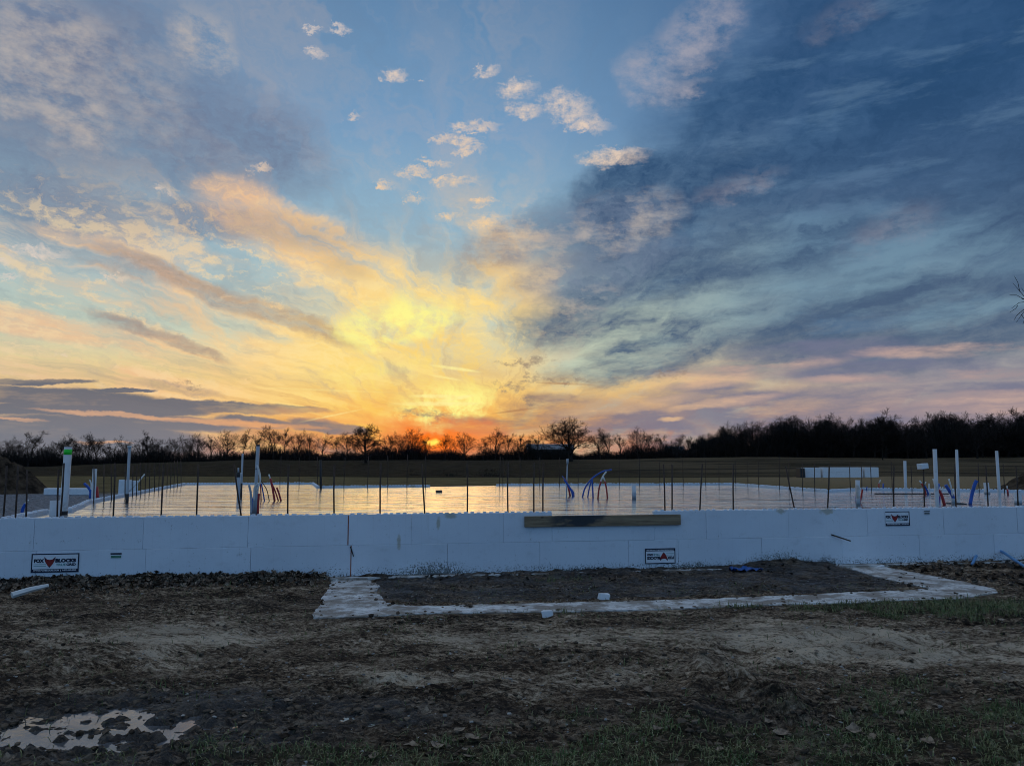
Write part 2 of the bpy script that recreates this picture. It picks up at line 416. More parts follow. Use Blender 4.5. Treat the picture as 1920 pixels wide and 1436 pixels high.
class MB:
    def __init__(s): s.v = []; s.f = []
    def box(s, x0, x1, y0, y1, z0, z1, M=None):
        n = len(s.v)
        c = [Vector((x, y, z)) for z in (z0, z1) for y in (y0, y1) for x in (x0, x1)]
        if M is not None: c = [M @ q for q in c]
        s.v += [tuple(q) for q in c]
        s.f += [tuple(n + i for i in q) for q in ((0, 2, 3, 1), (4, 5, 7, 6), (0, 1, 5, 4), (2, 6, 7, 3), (0, 4, 6, 2), (1, 3, 7, 5))]
        return s
    def tube(s, pts, rad, n=8, cap=True):
        pts = [Vector(p) for p in pts]
        if not hasattr(rad, '__len__'): rad = [rad] * len(pts)
        k = len(s.v); up = Vector((0.31, 0.95, 0.02))
        for i, p in enumerate(pts):
            d = (pts[min(i + 1, len(pts) - 1)] - pts[max(i - 1, 0)]).normalized()
            a = d.cross(up).normalized(); bb = d.cross(a).normalized()
            for j in range(n):
                t = 2 * math.pi * j / n
                s.v.append(tuple(p + (a * math.cos(t) + bb * math.sin(t)) * rad[i]))
        for i in range(len(pts) - 1):
            for j in range(n):
                a0, a1 = k + i * n + j, k + i * n + (j + 1) % n
                s.f.append((a0, a1, a1 + n, a0 + n))
        if cap:
            s.f.append(tuple(k + j for j in range(n))[::-1]); s.f.append(tuple(k + (len(pts) - 1) * n + j for j in range(n)))
        return s
    def hollow(s, p0, p1, r, wall=0.006, n=20, lip=0.12):
        """Open pipe: outer wall, rim, and inner wall going down a little."""
        p0, p1 = Vector(p0), Vector(p1); d = (p1 - p0).normalized()
        a = d.cross(Vector((0, 1, 0.01))).normalized(); bb = d.cross(a).normalized(); k = len(s.v)
        for p, rr in ((p0, r), (p1, r), (p1, r - wall), (p1 - d * lip, r - wall)):
            for j in range(n):
                t = 2 * math.pi * j / n
                s.v.append(tuple(p + (a * math.cos(t) + bb * math.sin(t)) * rr))
        for i in range(3):
            for j in range(n):
                a0, a1 = k + i * n + j, k + i * n + (j + 1) % n
                s.f.append((a0, a1, a1 + n, a0 + n))
        s.f.append(tuple(k + 3 * n + j for j in range(n)))
        return s
    def mesh(s, name, smooth=False, bevel=0.0):
        me = bpy.data.meshes.new(name); me.from_pydata(s.v, [], s.f)
        bm = bmesh.new(); bm.from_mesh(me)
        if bevel > 0:
            bmesh.ops.bevel(bm, geom=bm.edges[:], offset=bevel, segments=1, affect='EDGES', clamp_overlap=True)
        bmesh.ops.recalc_face_normals(bm, faces=bm.faces[:])
        bm.to_mesh(me); bm.free()
        if smooth:
            me.polygons.foreach_set('use_smooth', [len(p.vertices) == 4 for p in me.polygons])
        me.update(); return me

def bez(pts, n=10):
    """Smooth curve through the given points (Catmull-Rom)."""
    P = [Vector(p) for p in pts]
    if len(P) < 3: return P
    P = [P[0] * 2 - P[1]] + P + [P[-1] * 2 - P[-2]]
    out = []
    for i in range(1, len(P) - 2):
        for k in range(n):
            t = k / n
            a, b_, c, d = P[i - 1], P[i], P[i + 1], P[i + 2]
            out.append(0.5 * ((2 * b_) + (c - a) * t + (2 * a - 5 * b_ + 4 * c - d) * t * t + (3 * b_ - a - 3 * c + d) * t ** 3))
    out.append(P[-2]); return out

# numpy gradient noise
_perm = np.random.default_rng(5).permutation(512)
_ang = np.random.default_rng(6).random(512) * 2 * np.pi
def perlin(x, y):
    xi = np.floor(x).astype(int); yi = np.floor(y).astype(int)
    xf = x - xi; yf = y - yi
    def g(i, j):
        h = _perm[(_perm[i % 512] + j) % 512]
        return np.cos(_ang[h]) * (x - i) + np.sin(_ang[h]) * (y - j)
    u = xf ** 3 * (xf * (xf * 6 - 15) + 10); v = yf ** 3 * (yf * (yf * 6 - 15) + 10)
    a = g(xi, yi) * (1 - u) + g(xi + 1, yi) * u
    c = g(xi, yi + 1) * (1 - u) + g(xi + 1, yi + 1) * u
    return (a * (1 - v) + c * v) * 1.5
def fbm(x, y, oct=4, rough=0.5, lac=2.03):
    t = 0; a = 1.0; n = 0
    for i in range(oct):
        t = t + a * perlin(x * lac ** i + 17.3 * i, y * lac ** i - 9.1 * i); n += a; a *= rough
    return t / n
def sstep(a, b_, x):
    t = np.clip((x - a) / (b_ - a), 0, 1); return t * t * (3 - 2 * t)

# ================================================================== materials
def new_mat(name):
    m = bpy.data.materials.new(name); m.use_nodes = True
    t = m.node_tree; p = t.nodes['Principled BSDF']
    return m, NB(t), p

def simple(name, c, rough=0.6, var=0.15, sc=8.0, metal=0.0, spec=0.5, bump=0.0, bsc=40.0, dirt=None, dirt_amt=0.0):
    m, b, p = new_mat(name)
    tc = m.node_tree.nodes.new('ShaderNodeTexCoord').outputs['Object']
    n = b.noise(tc, sc, 5, 0.6)
    lo = tuple(v * (1 - var) for v in c[:3]) + (1,); hi = tuple(min(1, v * (1 + var)) for v in c[:3]) + (1,)
    col = b.mix(b.mr(n, 0.3, 0.7), lo, hi)
    if dirt:
        col = b.mix(b.mr(b.noise(tc, sc * 0.7, 6, 0.7), 0.62 - 0.25 * dirt_amt, 0.72, 0, 0.8), col, dirt)
    b.put(p.inputs['Base Color'], col)
    p.inputs['Roughness'].default_value = rough; p.inputs['Metallic'].default_value = metal
    p.inputs['Specular IOR Level'].default_value = spec
    if bump:
        bn = m.node_tree.nodes.new('ShaderNodeBump'); bn.inputs['Strength'].default_value = bump; bn.inputs['Distance'].default_value = 0.01
        b.put(bn.inputs['Height'], b.noise(tc, bsc, 4, 0.6)); b.put(p.inputs['Normal'], bn.outputs[0])
    return m

M = {}
M['pvc'] = simple('white_pvc', (0.62, 0.63, 0.64), 0.5, 0.08, 3, dirt=(0.35, 0.30, 0.25, 1), dirt_amt=0.15)
M['conduit'] = simple('grey_conduit', (0.36, 0.40, 0.44), 0.4, 0.1, 5)
M['pex_red'] = simple('red_tubing', (0.42, 0.02, 0.02), 0.35, 0.15, 8)
M['pex_blue'] = simple('blue_tubing', (0.015, 0.09, 0.42), 0.35, 0.15, 8)
M['pex_white'] = simple('white_tubing', (0.75, 0.74, 0.70), 0.35, 0.08, 8)
M['hose'] = simple('pale_blue_hose', (0.12, 0.30, 0.55), 0.4, 0.1, 8)
M['rebar'] = simple('rusty_rebar', (0.055, 0.032, 0.022), 0.75, 0.35, 20)
M['dark'] = simple('dark_rubber', (0.02, 0.02, 0.022), 0.6, 0.2, 20)
M['green'] = simple('green_paint', (0.02, 0.72, 0.04), 0.5, 0.1, 20)
M['wood'] = None
M['rust'] = simple('rust_orange_strip', (0.30, 0.08, 0.03), 0.8, 0.4, 20)
M['foamclean'] = simple('white_foam_scrap', (0.80, 0.81, 0.82), 0.8, 0.05, 9, bump=0.3, bsc=120)
M['tarp'] = simple('blue_plastic', (0.02, 0.10, 0.36), 0.3, 0.2, 12)
M['barnwall'] = simple('dark_barn_boards', (0.06, 0.045, 0.04), 0.8, 0.3, 2)
M['barnroof'] = simple('grey_barn_roof', (0.15, 0.165, 0.19), 0.6, 0.12, 1.5)
M['bark'] = simple('bark', (0.034, 0.026, 0.021), 0.95, 0.4, 3, spec=0.1)
M['twig'] = simple('twigs', (0.026, 0.021, 0.018), 0.95, 0.3, 1, spec=0.1)
M['scrub'] = simple('scrub', (0.020, 0.018, 0.016), 0.95, 0.4, 0.5, spec=0.1)
M['brick'] = simple('brick_scrap', (0.12, 0.08, 0.06), 0.8, 0.2, 10)
M['capplastic'] = simple('white_plastic_cap', (0.78, 0.79, 0.80), 0.4, 0.04, 10)
M['navy'] = simple('navy_print', (0.008, 0.010, 0.035), 0.45, 0.1, 10)
M['foxred'] = simple('fox_red_print', (0.26, 0.014, 0.012), 0.45, 0.1, 10)
M['teal'] = simple('teal_print', (0.05, 0.28, 0.26), 0.45, 0.1, 10)
M['paper'] = simple('white_label', (0.80, 0.82, 0.85), 0.45, 0.04, 10)
M['leaf'] = None

def foam_mat():
    """White foam with mud splashes, streaks and faint vertical moulding lines, laid out along the wall."""
    m, b, p = new_mat('white_foam_blocks')
    t = m.node_tree
    pos = t.nodes.new('ShaderNodeNewGeometry').outputs['Position']
    rel = b.vmath('SUBTRACT', pos, tuple(WA))
    s_ = b.vmath('DOT_PRODUCT', rel, tuple(WU)); h = b.sep(pos)[2]
    q = b.comb(s_, b.vmath('DOT_PRODUCT', rel, tuple(WN)), h)
    n1 = b.noise(q, 1.2, 5, 0.6); n2 = b.noise(q, 14, 6, 0.72); n3 = b.noise(b.vmath('MULTIPLY', q, (9, 1, 1.1)), 1.0, 5, 0.7)
    col = b.mix(b.mr(n1, 0.3, 0.7), (0.75, 0.79, 0.85, 1), (0.82, 0.865, 0.92, 1))
    # faint moulding lines
    fr = b.math('FRACT', b.math('MULTIPLY', s_, 1 / 0.2033))
    ln = b.math('LESS_THAN', b.math('ABSOLUTE', b.math('SUBTRACT', fr, 0.5)), 0.012)
    col = b.mix(b.math('MULTIPLY', ln, 0.12), col, (0.5, 0.5, 0.5, 1))
    # dirty streaks running down from the top edge
    st = b.math('MULTIPLY', b.mr(n3, 0.60, 0.78), b.mr(h, ZB, ZT, 0.0, 1.0))
    col = b.mix(b.math('MULTIPLY', st, 0.35), col, (0.42, 0.40, 0.36, 1))
    # splashed mud: at certain stretches and low everywhere
    spl = b.math('MULTIPLY', b.mr(h, ZB + 0.20, ZB, 0, 1), 0.50)
    for s0, w, hh in SPLASH:
        d = b.math('ABSOLUTE', b.math('MULTIPLY', b.math('SUBTRACT', s_, s0), 1.0 / w))
        e = b.math('SUBTRACT', 1.0, b.math('ADD', b.math('MULTIPLY', d, d), b.math('MULTIPLY', b.math('SUBTRACT', h, ZB), 1.0 / hh)), clamp=True)
        spl = b.math('MAXIMUM', spl, e)
    spk = b.noise(q, 55, 3, 0.6)
    msk = b.math('ADD', spk, b.math('MULTIPLY', spl, 0.34))
    msk = b.math('ADD', msk, b.math('MULTIPLY', b.math('SUBTRACT', n2, 0.5), 0.35))
    col = b.mix(b.mr(msk, 0.69, 0.76, 0, 0.9), col, (0.055, 0.055, 0.045, 1))
    wash = b.math('MULTIPLY', spl, b.mr(n2, 0.4, 0.65, 0.0, 0.75))
    col = b.mix(b.math('MULTIPLY', wash, b.mr(spl, 0.15, 0.7, 0.0, 1.0)), col, (0.09, 0.095, 0.075, 1))
    sc1 = b.noise(b.vmath('MULTIPLY', q, (3.0, 1, 5.0)), 1.0, 7, 0.75); sc2 = b.noise(b.vmath('MULTIPLY', q, (40, 1, 16)), 1.0, 4, 0.7)
    col = b.mix(b.math('MULTIPLY', b.mr(sc1, 0.56, 0.68), b.mr(sc2, 0.5, 0.66, 0, 0.8)), col, (0.16, 0.15, 0.13, 1))
    col = b.mix(b.mr(sc1, 0.47, 0.30, 0, 0.32), col, (0.50, 0.52, 0.54, 1))
    rnd = t.nodes.new('ShaderNodeObjectInfo').outputs['Random']
    col = b.mix(b.mr(rnd, 0, 1, 0, 0.13, False), col, (0.42, 0.44, 0.46, 1))
    # yellow stain
    for s0, h0, w, hh in STAIN:
        d = b.vmath('LENGTH', b.comb(b.math('MULTIPLY', b.math('SUBTRACT', s_, s0), 1 / w), b.math('MULTIPLY', b.math('SUBTRACT', h, h0), 1 / hh), 0.0))
        d = b.math('ADD', d, b.math('MULTIPLY', b.math('SUBTRACT', n2, 0.5), 2.0))
        col = b.mix(b.mr(d, 1.0, 0.4, 0, 0.6), col, (0.40, 0.33, 0.18, 1))
    b.put(p.inputs['Base Color'], col)
    p.inputs['Roughness'].default_value = 0.75
    bn = t.nodes.new('ShaderNodeBump'); bn.inputs['Strength'].default_value = 0.25; bn.inputs['Distance'].default_value = 0.004
    b.put(bn.inputs['Height'], b.voro(q, 130)); b.put(p.inputs['Normal'], bn.outputs[0])
    return m

# ================================================================== plan of the foundation
ZT, ZS = 0.812, 0.760            # top of the foam, top of the slab
ZB = ZT - 0.77                   # foot of the foam
CH = 0.385                       # height of a course
WA, WB = at_z(-3, 972.0, ZT), at_z(1920, 950.0, ZT)
WU = (WB - WA); WU.z = 0; WU.normalize()
WN = Vector((WU.y, -WU.x, 0))    # outward, towards the viewer
WEND = WA + WU * ((WB - WA).length + 6.0)
def s_at(px, py=1000):           # distance along the front wall for a column of the photograph
    return (on_line(px, py, WA, WB) - WA).dot(WU)
def wall_pt(px, py, out=0.0):
    return on_line(px, py, WA + WN * out, WB + WN * out)
SPLASH = [(s_at(815, 1060), 0.75, 0.26), (s_at(1460, 1040), 0.85, 0.30), (s_at(1300, 1050), 0.7, 0.14), (s_at(1100, 1050), 0.8, 0.10), (s_at(1550, 1040), 0.3, 0.2)]
STAIN = [(s_at(748, 1015), on_line(748, 1015, WA, WB).z, 0.03, 0.14), (s_at(1550, 955), ZT - 0.03, 0.14, 0.06), (s_at(1465, 955), ZT - 0.02, 0.10, 0.05),
         (s_at(845, 962), ZT - 0.03, 0.10, 0.05), (s_at(822, 985), ZT - 0.12, 0.03, 0.10)]
M['foam'] = foam_mat()

# ================================================================== ground
UPX = [(625, 1084), (602, 1128), (587, 1156), (680, 1153), (800, 1147), (960, 1145), (1100, 1143), (1200, 1141), (1350, 1135), (1480, 1130),
       (1600, 1127), (1700, 1122), (1800, 1119), (1866, 1109), (1872, 1104), (1830, 1093), (1750, 1078), (1665, 1062), (1640, 1054), (1545, 1054),
       (1600, 1066), (1640, 1078), (1700, 1092), (1742, 1100), (1715, 1104), (1600, 1108), (1450, 1115), (1300, 1121), (1180, 1124), (1060, 1127),
       (900, 1131), (780, 1134), (722, 1128), (706, 1108), (708, 1094), (690, 1084)]
ULOOP = [at_z(x_, y_, 0.03) for x_, y_ in UPX]
def inside(poly, X, Y):
    c = np.zeros(X.shape, bool); n = len(poly)
    for i in range(n):
        x0, y0 = poly[i][0], poly[i][1]; x1, y1 = poly[(i + 1) % n][0], poly[(i + 1) % n][1]
        cr = ((y0 > Y) != (y1 > Y)) & (X < (x1 - x0) * (Y - y0) / (y1 - y0 + 1e-12) + x0)
        c ^= cr
    return c
def edge_dist(poly, X, Y):
    d = np.full(X.shape, 1e9); n = len(poly)
    for i in range(n):
        ax, ay = poly[i][0], poly[i][1]; bx_, by_ = poly[(i + 1) % n][0], poly[(i + 1) % n][1]
        vx, vy = bx_ - ax, by_ - ay
        t = np.clip(((X - ax) * vx + (Y - ay) * vy) / (vx * vx + vy * vy + 1e-9), 0, 1)
        d = np.minimum(d, np.hypot(X - ax - t * vx, Y - ay - t * vy))
    return d
def blob(X, Y, px, py, rx, ry, rot=0.0):
    c = at_z(px, py, 0.0); c_, s_ = math.cos(rot), math.sin(rot)
    dx, dy = X - c.x, Y - c.y
    return np.exp(-(((dx * c_ + dy * s_) / rx) ** 2 + ((-dx * s_ + dy * c_) / ry) ** 2))

PUD_Z = -0.020
def wall_gap(X, Y):              # distance in front of the wall face
    return (X - WA.x) * WN.x + (Y - WA.y) * WN.y
def wall_s(X, Y):
    return (X - WA.x) * WU.x + (Y - WA.y) * WU.y
UB = [(p.x, p.y) for p in ULOOP]
INNER = [(at_z(x_, y_, 0.0).x, at_z(x_, y_, 0.0).y) for x_, y_ in [(700, 1080), (715, 1125), (780, 1132), (1060, 1126), (1450, 1114), (1740, 1102), (1600, 1067), (1540, 1050)]]

def far_z(X, Y):
    r = np.hypot(X, Y)
    z = 1.75 * sstep(70, 210, Y) + 1.2 * sstep(230, 900, r)
    z = z + 0.95 * sstep(60, 190, Y) * sstep(0, 70, X) - 2.1 * sstep(70, 200, Y) * sstep(-62, -100, X) + 0.9 * fbm(X / 55.0, Y / 60.0, 3) * sstep(45, 120, r)
    z = z - 0.35 * np.exp(-((X + 2) / 14) ** 2 - ((Y - 95) / 18) ** 2)
    return z

def pale_mask(X, Y):
    return np.clip(1.1 * blob(X, Y, 350, 1195, 0.75, 0.75, 0.3) + 0.6 * blob(X, Y, 90, 1185, 0.8, 0.3) + 1.3 * blob(X, Y, 1600, 1205, 1.5, 0.75, -0.2) + 0.7 * blob(X, Y, 950, 1195, 1.3, 0.35)
                   + 0.5 * blob(X, Y, 740, 1270, 0.7, 0.3) + 0.45 * blob(X, Y, 1150, 1270, 0.9, 0.3), 0, 1)
def yard_z(X, Y):
    near = sstep(14, 10, Y) * sstep(16, 9, np.abs(X))
    g = wall_gap(X, Y); s = wall_s(X, Y)
    z = 0.030 * fbm(X / 1.4, Y / 1.4, 3) + 0.030 * fbm(X / 0.42 + 5, Y / 0.30, 3) + 0.022 * fbm(X / 0.13, Y / 0.10, 3, 0.6)
    z += 0.016 * (np.abs(fbm(X / 0.07, Y / 0.06, 2)) - 0.2)
    # scraped ledges, longer across than deep
    z += 0.030 * (0.35 - np.abs(fbm(X / 0.55 + 60, Y / 0.20, 3, 0.55)))
    # clods: sharp lumps in disturbed stretches
    rough = sstep(0.0, 0.5, fbm(X / 1.1 + 30, Y / 0.8 - 8, 3)) + 1.5 * blob(X, Y, 200, 1385, 1.3, 0.7) + 0.8 * blob(X, Y, 1390, 1300, 0.7, 0.6) \
        + 0.6 * blob(X, Y, 180, 1230, 0.9, 0.35) + 0.6 * blob(X, Y, 700, 1350, 1.6, 0.4)
    z *= 1 - 0.45 * pale_mask(X, Y)
    z += 0.060 * rough * (1 - 0.8 * pale_mask(X, Y)) * np.maximum(0, fbm(X / 0.14 + 40, Y / 0.12, 3, 0.6)) 
    # ridge pushed up by a track, with the cleat prints beside it
    z += 0.10 * blob(X, Y, 1400, 1285, 0.16, 0.62, 0.15) + 0.06 * blob(X, Y, 170, 1225, 0.45, 0.22) + 0.05 * blob(X, Y, 680, 1200, 0.3, 0.2) + 0.035 * blob(X, Y, 420, 1110, 0.5, 0.2)
    tr = blob(X, Y, 1462, 1330, 0.19, 0.75, 0.10)
    z += tr * (-0.045 + 0.034 * np.sin(Y * 2 * np.pi / 0.125 + 0.8 * np.sin(X * 9)))
    tr = blob(X, Y, 345, 1150, 0.18, 0.45, 0.0)
    z += tr * (-0.02 + 0.024 * np.sin(Y * 2 * np.pi / 0.14))
    # wheel ruts with pushed-up edges
    for (xa, ya, xb, yb, wd, dp) in ((60, 1290, 560, 1175, 0.13, 0.040), (0, 1250, 430, 1165, 0.12, 0.028), (900, 1330, 1900, 1190, 0.12, 0.034), (1050, 1260, 1900, 1160, 0.11, 0.026), (560, 1310, 1180, 1235, 0.12, 0.028), (1380, 1420, 1400, 1200, 0.16, 0.040)):
        A_, B_ = at_z(xa, ya, 0), at_z(xb, yb, 0); vx, vy = B_.x - A_.x, B_.y - A_.y; L2 = vx * vx + vy * vy
        t = ((X - A_.x) * vx + (Y - A_.y) * vy) / L2; dd = ((X - A_.x) * vy - (Y - A_.y) * vx) / math.sqrt(L2)
        dd = dd + 0.10 * fbm(X / 0.9, Y / 0.9 + 3, 2)
        win = sstep(-0.05, 0.12, t) * sstep(1.05, 0.85, t) * sstep(-0.35, 0.15, fbm(X / 0.8 + ya, Y / 0.8, 2))
        lug = 0.35 * np.sin(t * math.sqrt(L2) * 2 * np.pi / 0.13 + np.abs(dd) * 20)
        z += win * dp * (-np.exp(-(dd / wd) ** 2) * (1 + lug) + 0.9 * np.exp(-((np.abs(dd) - 1.75 * wd) / (0.5 * wd)) ** 2) * (1 + 0.8 * fbm(X / 0.12, Y / 0.12, 2)))
    # raked, scraped surface on the right
    sc = blob(X, Y, 1560, 1210, 1.7, 0.9)
    z += sc * 0.010 * np.sin((X * 0.55 + Y * 0.84) * 2 * np.pi / 0.26 + 2.5 * fbm(X / 0.8, Y / 0.8, 2))
    z *= near
    # puddle hollow
    pd = blob(X, Y, 165, 1372, 1.05, 0.32) + 0.55 * blob(X, Y, 190, 1330, 0.5, 0.15)
    z = z - 0.050 * np.minimum(1, 1.3 * pd) * near
    z += (0.030 * fbm(X / 0.13 + 70, Y / 0.09, 3, 0.6) + 0.012) * np.minimum(1, 1.5 * blob(X, Y, 165, 1372, 1.15, 0.40)) * near
    # soil banked against the wall on the left, dark heap at the right stretch
    sl = sstep(4.6, 3.2, s)
    z += np.exp(-np.maximum(g, 0) / 0.32) * (0.045 + 0.030 * sl) * near * (1 + 0.5 * fbm(X / 0.3, Y / 0.3, 2)) 
    z += 0.15 * blob(X, Y, 1458, 1064, 0.60, 0.22, 0.15) * near
    # keep under the concrete strip and its surroundings even
    d = edge_dist(UB, X, Y); ins = inside(UB, X, Y)
    f = np.where(ins, 1.0, sstep(0.16, 0.0, d)) * near
    z = z * (1 - f) + f * np.where(ins, -0.015, 0.012)
    return z

def ground_z(X, Y):
    X = np.asarray(X, float); Y = np.asarray(Y, float)
    z = far_z(X, Y); k = (np.abs(X) < 16) & (Y < 14) & (Y > -20)
    if k.any(): z[k] += yard_z(X[k], Y[k])
    return z
def gz(x, y): return float(ground_z(np.array([x]), np.array([y]))[0])

def axis(dense0, dense1, step, lo, hi, grow=1.12):
    a = list(np.arange(dense0, dense1, step)); s = step; v = a[-1]
    while v < hi:
        s *= grow; v += s; a.append(v)
    s = step; v = a[0]; pre = []
    while v > lo:
        s *= grow; v -= s; pre.append(v)
    return np.array(pre[::-1] + a)
gx = axis(-6.4, 8.4, 0.022, -2600, 2600, 1.10)
gy0 = [3.2]
while gy0[-1] < 11.6: gy0.append(gy0[-1] + 0.0125 + 0.0028 * max(0, gy0[-1] - 3.2))
gy = list(gy0); s_ = gy[-1] - gy[-2]
while gy[-1] < 3000: s_ *= 1.09; gy.append(gy[-1] + s_)
pre = []; v = 3.2; s_ = 0.02
while v > -60: s_ *= 1.3; v -= s_; pre.append(v)
gy = np.array(pre[::-1] + gy)
GX, GY = np.meshgrid(gx, gy)
GZ = ground_z(GX, GY)
nx, ny = len(gx), len(gy)
idx = np.arange(nx * ny).reshape(ny, nx)
F = np.stack([idx[:-1, :-1], idx[:-1, 1:], idx[1:, 1:], idx[1:, :-1]], -1).reshape(-1, 4)
gme = mesh_np('ground', np.stack([GX, GY, GZ], -1).reshape(-1, 3), F, smooth=True)

def turf_mask(X, Y):
    n = fbm(X / 0.35, Y / 0.35, 3) * 0.9
    t = 1.0 * blob(X, Y, 520, 1425, 1.0, 0.30) + 0.95 * blob(X, Y, 1250, 1420, 0.9, 0.33) + 0.9 * blob(X, Y, 1180, 1360, 0.45, 0.22) \
        + 1.8 * blob(X, Y, 1870, 1145, 1.3, 0.42) + 0.9 * blob(X, Y, 1640, 1134, 0.9, 0.10) + 1.1 * blob(X, Y, 1780, 1345, 1.0, 0.33) \
        + 0.75 * blob(X, Y, 1430, 1140, 0.9, 0.09) + 0.55 * blob(X, Y, 1080, 1150, 0.35, 0.10) + 0.45 * blob(X, Y, 640, 1158, 0.5, 0.05) \
        + 0.8 * blob(X, Y, 1500, 1425, 1.0, 0.25) + 0.7 * blob(X, Y, 860, 1430, 0.7, 0.22) + 0.55 * blob(X, Y, 1700, 1290, 0.7, 0.2) \
        + 0.6 * blob(X, Y, 1040, 1090, 0.6, 0.12) + 1.0 * blob(X, Y, 1880, 1410, 0.7, 0.35)
    return np.clip(t * 0.80 - 0.20 + 1.9 * n * np.minimum(1, t * 2) , 0, 1)
def wet_mask(X, Y):
    n = fbm(X / 0.5 + 9, Y / 0.4, 4)
    w = 1.1 * blob(X, Y, 160, 1390, 1.6, 0.75) + 0.5 * blob(X, Y, 800, 1330, 2.0, 0.35) + 0.4 * blob(X, Y, 480, 1130, 0.8, 0.35)
    w = w + 0.85 * inside(INNER, X, Y) + 0.35 * blob(X, Y, 380, 1300, 0.8, 0.3) + 0.45 * blob(X, Y, 1430, 1330, 0.5, 0.5)
    return np.clip(w + 0.45 * n, 0, 1)
def gravel_mask(X, Y):
    return sstep(-7.2, -8.2, X + 0.25 * (Y - 12) * 0 + fbm(X / 2, Y / 2, 2) * 0.6) * sstep(11.0, 12.0, Y) * sstep(37, 34.5, Y)
def attr(me, name, arr):
    a = me.attributes.new(name, 'FLOAT', 'POINT'); a.data.foreach_set('value', arr.astype(np.float32).ravel())
attr(gme, 'turf', turf_mask(GX, GY) * sstep(14, 11, GY))
attr(gme, 'wet', wet_mask(GX, GY) * sstep(14, 11, GY))
attr(gme, 'gravel', gravel_mask(GX, GY))
attr(gme, 'pale', pale_mask(GX, GY))

